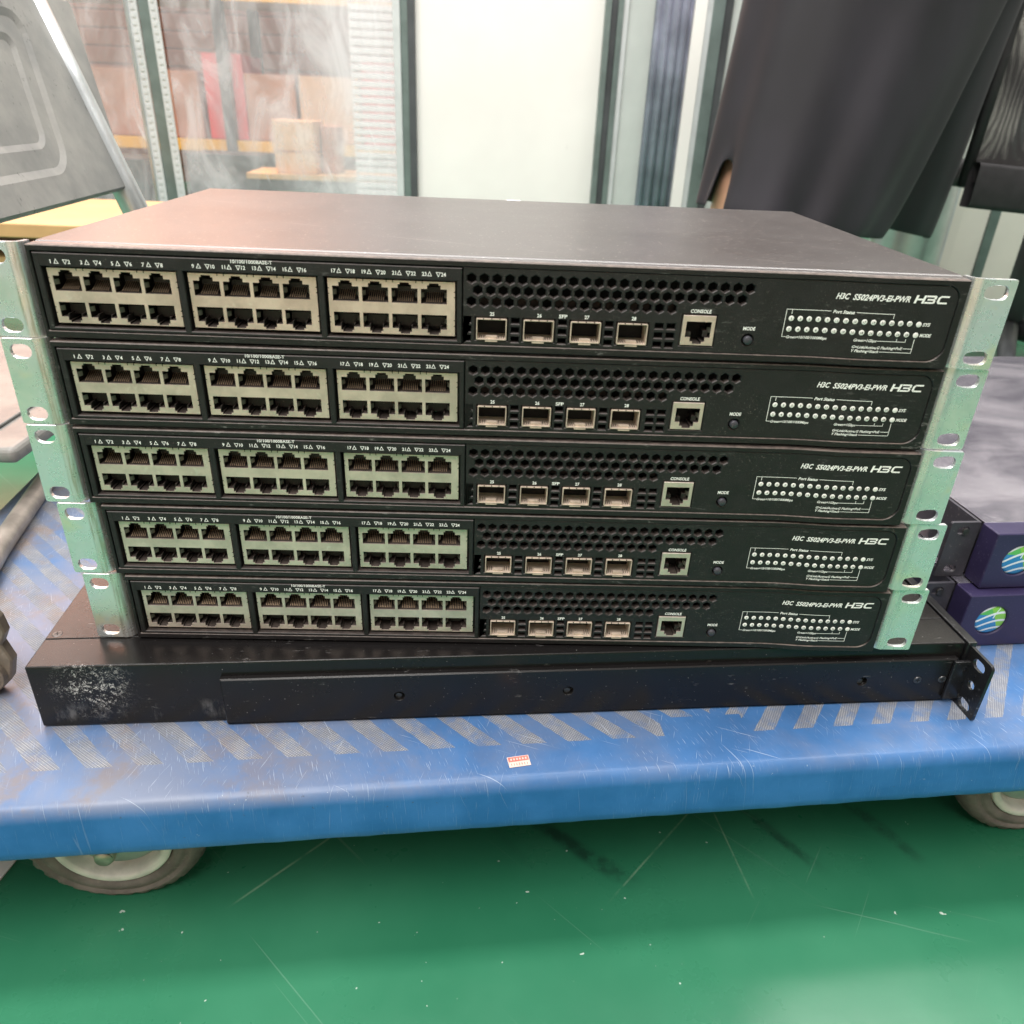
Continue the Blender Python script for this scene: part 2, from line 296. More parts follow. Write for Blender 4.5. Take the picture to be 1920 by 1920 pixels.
def streak(c, x0, y0, x1, y1, wd, amt, colr, seed):
    dx, dy = x1-x0, y1-y0; L2 = math.hypot(dx, dy); nx, ny = -dy/L2, dx/L2
    wv = k.math('MULTIPLY', k.math('SUBTRACT', k.noise(k.mapping(k.obj, loc=(seed, 0, 0)), 9, 2, .5), .5), wd*1.5)
    d = k.math('ABSOLUTE', k.math('ADD', wv, k.math('ADD', k.math('MULTIPLY', k.math('SUBTRACT', FX, x0), nx), k.math('MULTIPLY', k.math('SUBTRACT', FY, y0), ny))))
    tt = k.math('DIVIDE', k.math('ADD', k.math('MULTIPLY', k.math('SUBTRACT', FX, x0), dx/L2), k.math('MULTIPLY', k.math('SUBTRACT', FY, y0), dy/L2)), L2)
    inside = k.math('MULTIPLY', k.ramp(tt, -.1, .1), k.ramp(tt, 1.15, .9))
    m = k.math('MULTIPLY', k.math('MULTIPLY', k.ramp(d, wd, wd*.2), inside), k.math('MULTIPLY', k.ramp(k.noise(k.obj, 60, 4, .7), .3, .6), amt))
    return k.mix(m, c, colr)
for q in FLOOR_MARKS: c = streak(c, *q)
sp = k.ramp(k.noise(k.obj, 170, 2, .5), .745, .77); c = k.mix(k.math('MULTIPLY', sp, .7), c, (.60, .66, .60))
k.set(c, k.math('ADD', .20, k.math('MULTIPLY', k.noise(k.obj, 12, 5, .7), .18)), 0, .5)
k.bump(k.noise(k.obj, 22, 4, .6), .12, .002); M['floor'] = k.m
# globe emblem: green and blue bands between white swooshes
k = NT('globe_emblem')
gx, gy, gz = k.sep(k.obj)[:3]
u = k.math('MULTIPLY', gx, 1/.0107); v = k.math('MULTIPLY', gz, 1/.0107)
bend = k.math('ADD', v, k.math('ADD', k.math('MULTIPLY', k.math('MULTIPLY', u, u), .28), k.math('MULTIPLY', u, -.30)))
fr_ = k.math('FRACT', k.math('ADD', k.math('MULTIPLY', bend, 1.75), 10.1))
white = k.math('GREATER_THAN', k.math('ABSOLUTE', k.math('SUBTRACT', fr_, .5)), .36)
mer = k.math('LESS_THAN', k.math('ABSOLUTE', k.math('SUBTRACT', u, k.math('MULTIPLY', k.math('MULTIPLY', v, v), .45))), .045)
gsel = k.math('GREATER_THAN', k.math('ADD', k.math('MULTIPLY', u, .9), k.math('MULTIPLY', v, .45)), .22)
c = k.mix(gsel, (.035, .24, .52), (.22, .55, .08))
c = k.mix(k.math('MULTIPLY', k.math('GREATER_THAN', v, .45), k.math('SUBTRACT', 1, gsel)), c, (.10, .46, .12))
c = k.mix(white, c, (.75, .83, .85)); c = k.mix(k.math('MULTIPLY', mer, k.math('GREATER_THAN', v, .2)), c, (.7, .85, .8))
k.set(c, .2, 0); M['globe'] = k.m

# ------------------------------------------------------------------ mesh helpers (mm in, metres out)
class MB:
    def __init__(s): s.bm = bmesh.new(); s.mi = 0
    def face(s, pts, mi=None):
        f = s.bm.faces.new([s.bm.verts.new(p) for p in pts]); f.material_index = s.mi if mi is None else mi; return f
    def box(s, x0, x1, y0, y1, z0, z1, mi=None):
        v = [s.bm.verts.new((x, y, z)) for x in (x0, x1) for y in (y0, y1) for z in (z0, z1)]
        for q in ((0, 1, 3, 2), (4, 6, 7, 5), (0, 4, 5, 1), (2, 3, 7, 6), (0, 2, 6, 4), (1, 5, 7, 3)):
            f = s.bm.faces.new([v[i] for i in q]); f.material_index = s.mi if mi is None else mi
        return s
    def ring(s, A, ya, B, yb, mi=None):         # wall between two equal-length xz polygons at depths ya, yb
        n = len(A); va = [s.bm.verts.new((p[0], ya, p[1])) for p in A]; vb = [s.bm.verts.new((p[0], yb, p[1])) for p in B]
        for i in range(n):
            j = (i+1) % n; f = s.bm.faces.new((va[i], va[j], vb[j], vb[i])); f.material_index = s.mi if mi is None else mi
    def cap(s, outer, holes, y, mi=None):
        L = [[Vector((p[0], p[1], 0)) for p in outer]] + [[Vector((p[0], p[1], 0)) for p in h] for h in holes]
        flat = [p for l in L for p in l]; vs = [s.bm.verts.new((p.x, y, p.y)) for p in flat]
        for t in tessellate_polygon(L):
            if len(set(t)) == 3:
                try: f = s.bm.faces.new([vs[i] for i in t]); f.material_index = s.mi if mi is None else mi
                except ValueError: pass
    def plate(s, outer, holes, y0, y1, ch=.3, chh=None, back=False, hy1=None):
        chh = ch if chh is None else chh
        io = offset(outer, -ch) if ch else outer
        ih = [offset(h, chh) if chh else h for h in holes]
        s.cap(io, ih, y0)
        if ch: s.ring(io, y0, outer, y0+ch)
        s.ring(outer, y0+ch, outer, y1)
        for a, b in zip(ih, holes):
            if chh: s.ring(a, y0, b, y0+chh)
            s.ring(b, y0+chh, b, y1 if hy1 is None else hy1)
        if back: s.cap(outer, holes, y1)
        return s
    def cyl(s, c, r, y0, y1, n=20, r2=None, mi=None, capf=True):
        A = circle(c, r, n); B = circle(c, r if r2 is None else r2, n); s.ring(A, y0, B, y1, mi)
        if capf: s.cap(A, [], y0, mi)
        return s
    def tube(s, pts, r, n=12, mi=None, closed=False, caps=True, sq=1.0):
        pts = [Vector(p) for p in pts]; rings = []; m = len(pts)
        for i, p in enumerate(pts):
            a = pts[max(i-1, 0)] if not closed else pts[i-1]; b = pts[min(i+1, m-1)] if not closed else pts[(i+1) % m]
            t = (b-a).normalized(); up = Vector((0, 0, 1)) if abs(t.z) < .9 else Vector((0, 1, 0))
            u = t.cross(up).normalized(); v = u.cross(t).normalized(); rr = r[i] if isinstance(r, (list, tuple)) else r
            rings.append([s.bm.verts.new(p + u*math.cos(2*math.pi*k/n)*rr*sq + v*math.sin(2*math.pi*k/n)*rr) for k in range(n)])
        for i in range(m-1 if not closed else m):
            A, B = rings[i], rings[(i+1) % m]
            for k in range(n):
                f = s.bm.faces.new((A[k], A[(k+1) % n], B[(k+1) % n], B[k])); f.material_index = s.mi if mi is None else mi; f.smooth = True
        if caps and not closed:
            for Rg in (rings[0], rings[-1]):
                f = s.bm.faces.new(Rg); f.material_index = s.mi if mi is None else mi
        return s
    def loft(s, rings, smooth=True, caps=(False, False), closed=True):
        V = [[s.bm.verts.new(p) for p in r] for r in rings]
        for A, B in zip(V, V[1:]):
            n = len(A)
            for k in range(n if closed else n-1):
                f = s.bm.faces.new((A[k], A[(k+1) % n], B[(k+1) % n], B[k])); f.smooth = smooth; f.material_index = s.mi
        if caps[0]: s.bm.faces.new(V[0])
        if caps[1]: s.bm.faces.new(V[-1])
        return s
    def lathe(s, prof, c, n=48, mi=None):       # profile (radius, y) about an axis parallel to y through c=(x, z)
        Rr = [[s.bm.verts.new((c[0]+r*math.cos(2*math.pi*k/n), y, c[1]+r*math.sin(2*math.pi*k/n))) for k in range(n)] for r, y in prof]
        for A, B in zip(Rr, Rr[1:]):
            for k in range(n):
                f = s.bm.faces.new((A[k], A[(k+1) % n], B[(k+1) % n], B[k])); f.smooth = True; f.material_index = s.mi if mi is None else mi
        return s
    def xform(s, mat): bmesh.ops.transform(s.bm, matrix=mat, verts=s.bm.verts); return s
    def slicex(s, x0, x1, st):
        x = x0
        while x <= x1:
            bmesh.ops.bisect_plane(s.bm, geom=s.bm.verts[:]+s.bm.edges[:]+s.bm.faces[:], plane_co=(x, 0, 0), plane_no=(1, 0, 0)); x += st
        return s
    def warp(s, fn):
        for v in s.bm.verts: v.co = fn(v.co)
        return s
    def mesh(s, name, mats):
        bmesh.ops.remove_doubles(s.bm, verts=s.bm.verts, dist=.002)
        bmesh.ops.recalc_face_normals(s.bm, faces=s.bm.faces)
        for v in s.bm.verts: v.co *= S
        me = bpy.data.meshes.new(name); s.bm.to_mesh(me); s.bm.free()
        for m in (mats if isinstance(mats, (list, tuple)) else [mats]): me.materials.append(m)
        return me
    def build(s, name, mats, parent=None, bevel=0, seg=2, smooth=False, subsurf=0):
        me = s.mesh(name, mats); o = bpy.data.objects.new(name, me); COL.objects.link(o)
        if parent is not None: o.parent = parent
        if smooth:
            for p in me.polygons: p.use_smooth = True
        if bevel:
            b = o.modifiers.new('bevel', 'BEVEL'); b.width = bevel*S; b.segments = seg; b.limit_method = 'ANGLE'; b.angle_limit = R(40)
        if subsurf:
            b = o.modifiers.new('sub', 'SUBSURF'); b.levels = subsurf; b.render_levels = subsurf
        return o
def offset(poly, d):
    n = len(poly); ar = sum(poly[i][0]*poly[(i+1) % n][1]-poly[(i+1) % n][0]*poly[i][1] for i in range(n)); sg = 1 if ar > 0 else -1
    out = []
    for i in range(n):
        a, b, c = Vector(poly[i-1]), Vector(poly[i]), Vector(poly[(i+1) % n])
        e1 = (b-a).normalized(); e2 = (c-b).normalized()
        n1 = Vector((e1.y, -e1.x))*sg; n2 = Vector((e2.y, -e2.x))*sg
        m = (n1+n2); den = max(.3, 1+n1.dot(n2)); m = m/den
        out.append((b.x+m.x*d, b.y+m.y*d))
    return out
def rect(x0, x1, z0, z1): return [(x0, z0), (x1, z0), (x1, z1), (x0, z1)]
def rrect(x0, x1, z0, z1, r, n=6):
    rs = r if isinstance(r, (tuple, list)) else (r,)*4; P = []      # corner order: BL BR TR TL
    for (cx, cz, a0), rr in zip(((x0, z0, 180), (x1, z0, 270), (x1, z1, 0), (x0, z1, 90)), rs):
        sx_ = 1 if cx == x0 else -1; sz_ = 1 if cz == z0 else -1
        if rr <= .01: P.append((cx, cz)); continue
        for i in range(n+1):
            a = R(a0+90*i/n); P.append((cx+sx_*rr+rr*math.cos(a), cz+sz_*rr+rr*math.sin(a)))
    return P
def circle(c, r, n=20): return [(c[0]+r*math.cos(2*math.pi*i/n), c[1]+r*math.sin(2*math.pi*i/n)) for i in range(n)]
def hexa(x, z, r): return [(x+r*math.cos(R(30+60*i)), z+r*math.sin(R(30+60*i))) for i in range(6)]
def slot(x, z, w_, h, n=8):
    P = []; r = h/2; d = (w_-h)/2
    for i in range(n+1): a = R(-90+180*i/n); P.append((x+d+r*math.cos(a), z+r*math.sin(a)))
    for i in range(n+1): a = R(90+180*i/n); P.append((x-d+r*math.cos(a), z+r*math.sin(a)))
    return P
def empty(name, loc=(0, 0, 0), rz=0):
    o = bpy.data.objects.new(name, None); COL.objects.link(o); o.location = Vector(loc)*S; o.rotation_euler = (0, 0, rz); o.empty_display_size = .02; return o
def tag(o, label=None, cat=None, group=None, kind=None):
    if label: o['label'] = label
    if cat: o['category'] = cat
    if group: o['group'] = group
    if kind: o['kind'] = kind
    return o
def copy_tree(o, parent=None):
    kids = [c for c in o.children]
    c = o.copy(); COL.objects.link(c)
    if parent is not None: c.parent = parent
    for ch in kids: copy_tree(ch, c)
    return c
def text_bm(mb, body, x0, x1, z, h, y, shear=0.0, bold=0.0, mi=0, align='fit', res=2):
    """flat lettering from the built-in font, cap height h, between x0 and x1 on the xz plane"""
    cu = bpy.data.curves.new('t', 'FONT'); cu.body = body; cu.shear = shear; cu.offset = bold; cu.resolution_u = res
    o = bpy.data.objects.new('t', cu); COL.objects.link(o)
    bpy.context.view_layer.update()
    dg = bpy.context.evaluated_depsgraph_get(); me = o.evaluated_get(dg).to_mesh()
    xs = [v.co.x for v in me.vertices]; cap = .72
    if xs:
        a, b = min(xs), max(xs); sxx = (x1-x0)/(b-a)
        if body.isdigit(): sxx = h/cap*.95; x0 = (x0+x1)/2-(b-a)*sxx/2
        vs = [mb.bm.verts.new((x0+(v.co.x-a)*sxx, y, z+v.co.y*h/cap)) for v in me.vertices]
        for p in me.polygons:
            try: f = mb.bm.faces.new([vs[i] for i in p.vertices]); f.material_index = mi
            except ValueError: pass
    o.evaluated_get(dg).to_mesh_clear(); bpy.data.objects.remove(o); bpy.data.curves.remove(cu)

# ------------------------------------------------------------------ setting
FZ = -348.0
def grid(x0, x1, y0, y1, z, n, name, m):
    mb = MB(); mb.face([(x0, y0, z), (x1, y0, z), (x1, y1, z), (x0, y1, z)]); return mb.build(name, m)
tag(grid(-7000, 7000, -4000, 9000, FZ, 1, 'floor', M['floor']), kind='structure')
mb = MB(); mb.box(-7000, 7000, 7000, 7100, FZ, 4200); tag(mb.build('back_wall', M['wall']), kind='structure')
mb = MB(); mb.box(-7000, -6900, -4000, 7000, FZ, 4200); tag(mb.build('side_wall', M['wall']), kind='structure')
mb = MB(); mb.box(-7000, 7000, -3600, -3500, FZ, 4200); tag(mb.build('front_wall', M['dimwall']), kind='structure')
mb = MB(); mb.box(5000, 5100, -3500, 7000, FZ, 4200); tag(mb.build('side_wall', M['dimwall']), kind='structure')

def wall_piece(name, m, x0, x1, y0, y1, z0, z1, label, cat, bevel=1.0, group=None):
    mb = MB(); mb.box(x0, x1, y0, y1, z0, z1); return tag(mb.build(name, m, bevel=bevel), label, cat, group)
PY = 1550
def reflector_carton(x, y, z0, a, b, c, label, rz):  # unseen boxes added so the metal reflects something beige
    t = empty('cardboard_box', (x, y, z0), rz); mb = MB(); mb.box(-a/2, a/2, -b/2, b/2, 0, c); mb.build('carton', M['card2'], t, bevel=2)
    mb = MB(); mb.box(-a/2-.6, a/2+.6, -25, 25, c*.0+2, c+.6); mb.build('tape', M['paper'], t); tag(t, label, 'box')
reflector_carton(-420, -1280, FZ, 640, 420, 520, 'added cardboard box behind the camera for beige reflections in the metal, left', R(4))
reflector_carton(320, -1330, FZ, 700, 420, 480, 'added cardboard box behind the camera for beige reflections in the metal, right', R(-3))
# slotted steel upright with a flat centre web
t = empty('slotted_upright', (-752, PY, FZ))
for sx0, sx1, nm in ((-30, -12, 'slotted_flange'), (13, 30, 'slotted_flange')):
    mb = MB(); holes = [slot(0.0, 30+i*24, 7, 11) if False else rect(-3.5, 3.5, 24+i*20, 34+i*20) for i in range(130)]
    mb.box(sx0, sx1, -8, -4, 0, 2700)
    for i in range(60): mb.box(sx0+5, sx1-5, -9.5, -8.2, 150+i*14, 158+i*14)
    mb.build(nm, M['alulight'], t)
mb = MB(); mb.box(-12, 13, -3, 26, 0, 2700); mb.build('web', M['alugreen'], t, bevel=1)
mb = MB(); mb.box(-36, -30, -14, 10, 0, 2700); mb.build('edge_strip', M['alu'], t, bevel=1)
tag(t, 'slotted grey metal upright between the two clear sheets, right of the grey chair', 'post')
def post(name, xs, mats, label):
    t = empty(name, ((xs[0]+xs[-1])/2, PY, FZ)); cx = (xs[0]+xs[-1])/2
    for i in range(len(xs)-1):
        mb = MB(); d = (0, 6, 2, 8)[i % 4]; mb.box(xs[i]-cx, xs[i+1]-cx, -12+d, 28, 0, 2700); mb.build('profile_strip', mats[i % len(mats)], t, bevel=.8)
    return tag(t, label, 'post')
post('partition_post', (-235, -220, -204, -190), (M['alulight'], M['alugreen'], M['dark']), 'grey green metal post between the clear sheet and the big white panel')
post('partition_post', (210, 222, 236, 248, 259), (M['alugreen'], M['dark'], M['alugreen'], M['alulight']), 'grey metal post at the right edge of the big white panel')
mb = MB(); mb.box(-190, 210, 8, 20, 60, 2700)
o = mb.build('white_panel', M['white'], bevel=1); o.location = (0, PY*S, FZ*S)
tag(o, 'large creamy white wall panel behind the middle of the top switch', 'panel')
mb = MB(); mb.box(-721, -236, 6, 10, 0, 2700); o = mb.build('clear_sheet', M['clear']); o.location = (0, PY*S, FZ*S)
tag(o, 'scuffed clear plastic sheet between the slotted upright and the white panel', 'panel')
mb = MB(); mb.box(-1900, -790, 6, 10, 0, 2700); o = mb.build('clear_sheet', M['clear']); o.location = (0, PY*S, FZ*S)
tag(o, 'clear plastic sheet left of the slotted upright, behind the grey chair', 'panel')
wall_piece('partition_board', M['grey_panel'], 260, 322, PY+6, PY+20, FZ, FZ+2700, 'narrow pale grey green panel right of the big white panel', 'panel')
mb = MB(); rg = []
for zz in (FZ+10, FZ+900, FZ+1800, FZ+2700):
    rg.append([(318+78*i/20, PY+4-14*math.sin(math.pi*i/20)-5*math.sin(i*1.3), zz) for i in range(21)])
mb.loft(rg, closed=False); o = mb.build('plastic_curtain', M['curtain'])
so = o.modifiers.new('s', 'SOLIDIFY'); so.thickness = .003
tag(o, 'lilac grey hanging plastic strip between the grey panel and the pale post', 'curtain')
post('partition_post', (396, 422, 436, 460, 478), (M['white'], M['alulight'], M['alugreen'], M['dark']), 'pale white and dark green post just left of the person in shorts')
wall_piece('partition_board', M['grey_panel'], 480, 760, PY+6, PY+20, FZ, FZ+2700, 'grey panel hidden mostly behind the person in dark shorts', 'panel')
mb = MB(); rg = []
for zz in (FZ, FZ+2700): rg.append([(945+80*math.cos(2*math.pi*i/32), PY-60+70*math.sin(2*math.pi*i/32), zz) for i in range(32)])
mb.loft(rg); tag(mb.build('round_column', M['alu']), 'round silver column seen below the shorts of the person', 'column')
post('partition_post', (1040, 1066, 1092), (M['alulight'], M['cream']), 'pale edge post of the cream partition right of the person')
for i, (a, b, lb) in enumerate(((1093, 1158, 'narrow cream panel between the pale post and the green strip'), (1183, 1420, 'wide cream panel right of the green strip, above the right rack ears'), (1422, 2200, 'cream panel at the far right end of the partition'))):
    wall_piece('cream_panel', M['cream'], a, b, PY, PY+16, FZ+56, FZ+2700, lb, 'panel')
wall_piece('green_strip', M['alugreen'], 1159, 1182, PY-4, PY+20, FZ+56, FZ+2700, 'dark green vertical strip between two cream panels', 'strip')
wall_piece('gap_shade_strip', M['dark'], 1040, 2200, PY+4, PY+24, FZ+20, FZ+54, 'dark strip for the shaded gap under the cream panels', 'rail')  # shade of the gap above the floor, built as a dark strip

# things behind the clear sheets
mb = MB()
for i in range(44): mb.box(-4200, -330, 4300, 4312+(i%2)*5, FZ+i*80, FZ+i*80+74)
mb.box(-4200, -330, 4316, 4330, FZ, FZ+3520); tag(mb.build('added_reflection_door', M['door'], bevel=4), 'added reddish brown roller door behind the clear sheets, reflected in the lid', 'door')  # door added to put red-brown into the lid's reflection
def boxthing(name, m, x, y, z0, sx_, sy_, sz_, label, cat, rz=0, tape=None, bevel=3, group=None):
    t = empty(name, (x, y, z0), rz); mb = MB(); mb.box(-sx_/2, sx_/2, -sy_/2, sy_/2, 0, sz_); mb.build('carton' if 'box' in name else 'body', m, t, bevel=bevel)
    if tape:
        mb = MB(); mb.box(-sx_/2-.6, sx_/2+.6, -sy_/2-.8, sy_/2+.8, sz_*.40, sz_*.44); mb.build('tape', tape, t)
    return tag(t, label, cat, group)
t = empty('wooden_bench', (-680, 2820, FZ), R(3))
mb = MB(); mb.box(-250, 300, -110, 160, 176, 196); mb.build('bench_top', M['wood'], t, bevel=2)
for a in (-220, 270):
    for b in (-90, 140): mb = MB(); mb.box(a-14, a+14, b-14, b+14, 0, 176); mb.build('leg', M['dark'], t, bevel=1)
mb = MB(); mb.box(-206, 256, -96, -84, 140, 176); mb.build('apron', M['dark'], t)
tag(t, 'low wooden bench carrying the cardboard box behind the clear sheet', 'bench')
boxthing('cardboard_box', M['card'], -745, 2800, FZ+197, 150, 130, 175, 'tan cardboard box standing on the low bench behind the clear sheet', 'box', R(-4), M['cardbrown'])
boxthing('cardboard_box', M['cardbrown'], -632, 2850, FZ+197, 62, 110, 160, 'narrow brown carton beside the tan box on the low bench', 'box')
# pallet rack carrying red crates and many brown cartons
t = empty('storage_rack', (-1150, 3400, FZ))
for a in (-900, -20, 860):
    for b in (-20, 500): mb = MB(); mb.box(a-22, a+22, b-22, b+22, 0, 2600); mb.build('rack_leg', M['dark'], t, bevel=1)
for zz in (220, 780, 1340, 1900):
    mb = MB(); mb.box(-920, 880, -30, 0, zz, zz+46); mb.build('beam', M['yellow'], t, bevel=1)
    mb = MB(); mb.box(-900, 860, 2, 500, zz+10, zz+30); mb.build('shelf_board', M['wood'], t)
tag(t, 'tall storage rack with yellow beams in the hall behind the clear sheet', 'rack')
rb = random.Random(3)
cnt = 0
for zi, zz in enumerate((266, 826, 1386, 1946)):
    x = -870
    while x < 800:
        w_ = rb.choice((180, 230, 270)); h_ = rb.choice((240, 320, 400))
        red = (zi == 0 and (-200 < x < 20 or x > 380)) or (zi > 0 and rb.random() < .12)
        h_ = rb.choice((420, 480)) if zi else (330 if red else 260)  # upper cartons made taller to redden the lid's reflection
        m_ = M['red'] if red else rb.choice((M['card'], M['cardbrown'], M['cardbrown']))
        boxthing('plastic_crate' if red else 'cardboard_box', m_, -1150+x+w_/2, 3640, FZ+zz, w_-14, 380, h_,
                 ('red plastic crate' if red else 'brown carton')+' on the %s shelf of the yellow beamed rack' % ('lowest', 'second', 'third', 'top')[zi],
                 'crate' if red else 'box', rb.uniform(-.05, .05), group=('red crates' if red else 'brown cartons')+' on the %s shelf of the rack' % ('lowest', 'second', 'third', 'top')[zi])
        x += w_; cnt += 1
boxthing('machine_cabinet', M['dark'], -1120, 3180, FZ, 300, 220, 230, 'dark grey machine on the floor in front of the rack', 'machine')
boxthing('machine_cabinet', M['dark'], -1640, 3180, FZ, 420, 260, 200, 'dark low cabinet under the yellow beam at far left', 'machine')
t = empty('ribbed_screen', (-425, 2580, FZ))
for i in range(34): mb = MB(); mb.box(-78, 78, -6, 6, 30+i*24, 46+i*24); mb.build('slat', M['ribbed'], t, bevel=2)
for a in (-76, 76): mb = MB(); mb.box(a-4, a+4, 7, 15, 0, 860); mb.build('stile', M['alulight'], t)
tag(t, 'white ribbed screen behind the right end of the clear sheet', 'screen')
t = empty('work_table', (-900, 1080, FZ))
mb = MB(); mb.box(-330, 290, -150, 190, 236, 258); mb.build('table_top', M['wood'], t, bevel=2)
mb = MB(); mb.box(-300, 250, -120, 160, 180, 200); mb.build('lower_board', M['wood'], t, bevel=2)
for a in (-300, 260):
    for b in (-130, 170): mb = MB(); mb.box(a-15, a+15, b-15, b+15, 0, 236); mb.build('leg', M['alugreen'], t, bevel=1)
tag(t, 'low pale plywood table behind the grey chair at left', 'table')

# ------------------------------------------------------------------ platform trolley
CA = R(5.8); DZ = -220.4
cart = empty('platform_trolley', (0, 0, DZ), CA)
XL, XR, YF, YB = -405, 556, -62, 520
prof = [(0, 0)]; rr = 11
pr = [(-14, 0.0), (-9, -.05), (-4, -.5)]
for i in range(9): a = R(90-86*i/8); pr.append((-4+ (rr-3.5)*math.cos(a), -.5-(rr)*(1-math.sin(a))))
pr += [(5.2, -18), (6.2, -26), (6.6, -29.9), (5.8, -31.2), (3.5, -31.4), (2.0, -30.0), (1.0, -8)]
mb = MB(); rings = []
rc = 34; path = []
for (cx, cy, a0) in ((XR-rc, YF+rc, -90), (XR-rc, YB-rc, 0), (XL+rc, YB-rc, 90), (XL+rc, YF+rc, 180)):
    for i in range(9): a = R(a0+90*i/8); path.append((cx, cy, math.cos(a), math.sin(a)))
# subdivide the long sides so the skirt edge can be slightly ragged
full = []
for i in range(len(path)):
    p, q = path[i], path[(i+1) % len(path)]; full.append(p)
    P0 = (p[0]+p[2]*rc, p[1]+p[3]*rc); Q0 = (q[0]+q[2]*rc, q[1]+q[3]*rc); d = math.hypot(P0[0]-Q0[0], P0[1]-Q0[1])
    if d > 60:
        n = int(d/8)
        for j in range(1, n): f = j/n; full.append((p[0]+(q[0]-p[0])*f, p[1]+(q[1]-p[1])*f, p[2], p[3]))
rj = random.Random(5)
for (o_, zz) in pr:
    ring = []
    for p in full:
        jit = rj.uniform(-.4, .4) if zz < -31.1 else 0
        ring.append((p[0]+p[2]*(rc+o_), p[1]+p[3]*(rc+o_), zz+jit))
    rings.append(ring)
mb.loft(rings); mb.bm.faces.new([v for v in mb.bm.verts[:len(full)]])
mb.build('deck', M['deck'], cart)
for v in ():
    pass
# sticker on the deck
mb = MB(); mb.box(-6.2, 6.2, -3.8, 3.8, 0, .25, 0); mb.box(-5.8, 5.8, 0, 3.4, .26, .32, 1)
for i in range(6): mb.box(-4.6+i*1.7, -3.7+i*1.7, 1.0, 2.4, .33, .38, 0)
for i in range(7): mb.box(-4.8+i*1.5, -4.4+i*1.5, -2.9, -1.2, .26, .30, 1)
st = mb.build('sticker', [M['sticker'], M['pink']], cart); st.location = Vector((11.0, -50.3, .1))*S; st.rotation_euler = (0, 0, R(6.0)); st['label'] = 'small red and white paper sticker'
# wheels
def wheel(px_, py_, rot):
    t = empty('wheel', (px_, py_, FZ+53-DZ), rot); t.parent = cart
    mb = MB(); mb.lathe([(35.5, 4), (36.5, 1.2), (39, .1), (42, .1), (43, 1.4), (45, 1.5), (46, .2), (50, .8), (54, 3.5), (56.5, 9), (57, 14), (56.5, 22), (53, 26), (46, 28), (36, 27)], (0, 0), 160)
    for v in mb.bm.verts:
        r_ = math.hypot(v.co.x, v.co.z); a = math.atan2(v.co.z, v.co.x)
        if r_ > 49:
            s_ = .955+(.016 if math.sin(a*32+v.co.y*.45) > 0 else -.016)*min(1, (r_-49)/5); v.co.x *= s_; v.co.z *= s_
    mb.build('tyre', M['tyre'], t)
    mb = MB(); mb.lathe([(35.4, 5), (35.2, .9), (34, -.1), (30.5, -.1), (29.6, 1.0), (29, 5), (28.6, 12), (27, 13), (20, 13)], (0, 0), 64); mb.build('rim', M['rim'], t)
    mb = MB(); mb.lathe([(28, 13), (27, 9), (24, 6.5), (20, 7.5), (15, 6.5), (12, 4), (9, 3), (0.1, 3)], (0, 0), 48); mb.build('hub', M['hub'], t)
    mb = MB()
    for q in range(6): mb.lathe([(5.6, -1-q*1.6), (6.1, -1.6-q*1.6), (5.2, -2.4-q*1.6)], (0, 0), 24)
    mb.lathe([(5.2, -11), (4.8, -11.8), (0.1, -11.9)], (0, 0), 24); mb.lathe([(9.2, 4), (9.2, -1), (5.4, -1.4)], (0, 0), 6); mb.build('axle_bolt', M['bolt'], t)
    return t
def fork(px_, py_, rot):
    t = empty('caster_fork', (px_, py_, FZ+56-DZ), rot); t.parent = cart
    mb = MB()
    for yy_ in (1.0, 28):
        mb.plate([(-13, -11), (13, -11), (24, 50), (24, 64), (-24, 64), (-24, 50)], [], yy_-.5, yy_+1.5, .3, back=True)
    mb.box(-24, 24, 0, 30, 64, 67); mb.build('fork_plate', M['hub'], t)
for (a, b, rt) in ((-231.0, -25, 0), (386.5, -26, R(-3)), (-233.6, 440, 0), (384.5, 440, 0)):
    wheel(a, b, rt); fork(a, b, rt)
# folding handle: cast pivot bracket and tube
hd = empty('handle', (0, 0, 0)); hd.parent = cart
mb = MB(); mb.plate([(-350, .2), (-298, .2), (-288, 10), (-284, 24), (-287, 36), (-283, 44), (-284, 54), (-294, 74), (-350, 74)], [circle((-303, 46), 4.2)], 28, 35, 1.0, back=True)
mb.cyl((-301, 15), 11.5, 24.5, 28, 28, 12.5); mb.cyl((-301, 15), 8, 22, 24.5, 28, 8.5)
mb.build('pivot_bracket', M['handle'], hd, bevel=.6)
mb = MB(); mb.tube([(-322, 36, 55), (-338, 60, 24), (-350, 100, 10.5), (-366, 190, 8.8), (-376, 280, 8.8), (-384, 360, 8.8), (-390, 440, 8.8)], 8.2, 16)
mb.build('tube', M['tube'], hd)
tag(cart, 'low blue plastic platform trolley with worn chevron treads, under the switch stack', 'trolley')
mb = MB(); mb.box(-60, 0, -18, 10, 0, 1.2); o = mb.build('paper_scrap', M['paper']); o.location = Vector((-311, -21, FZ+.5))*S; o.rotation_euler = (0, 0, R(-8))
tag(o, 'white paper scrap on the green floor left of the front wheel', 'paper')

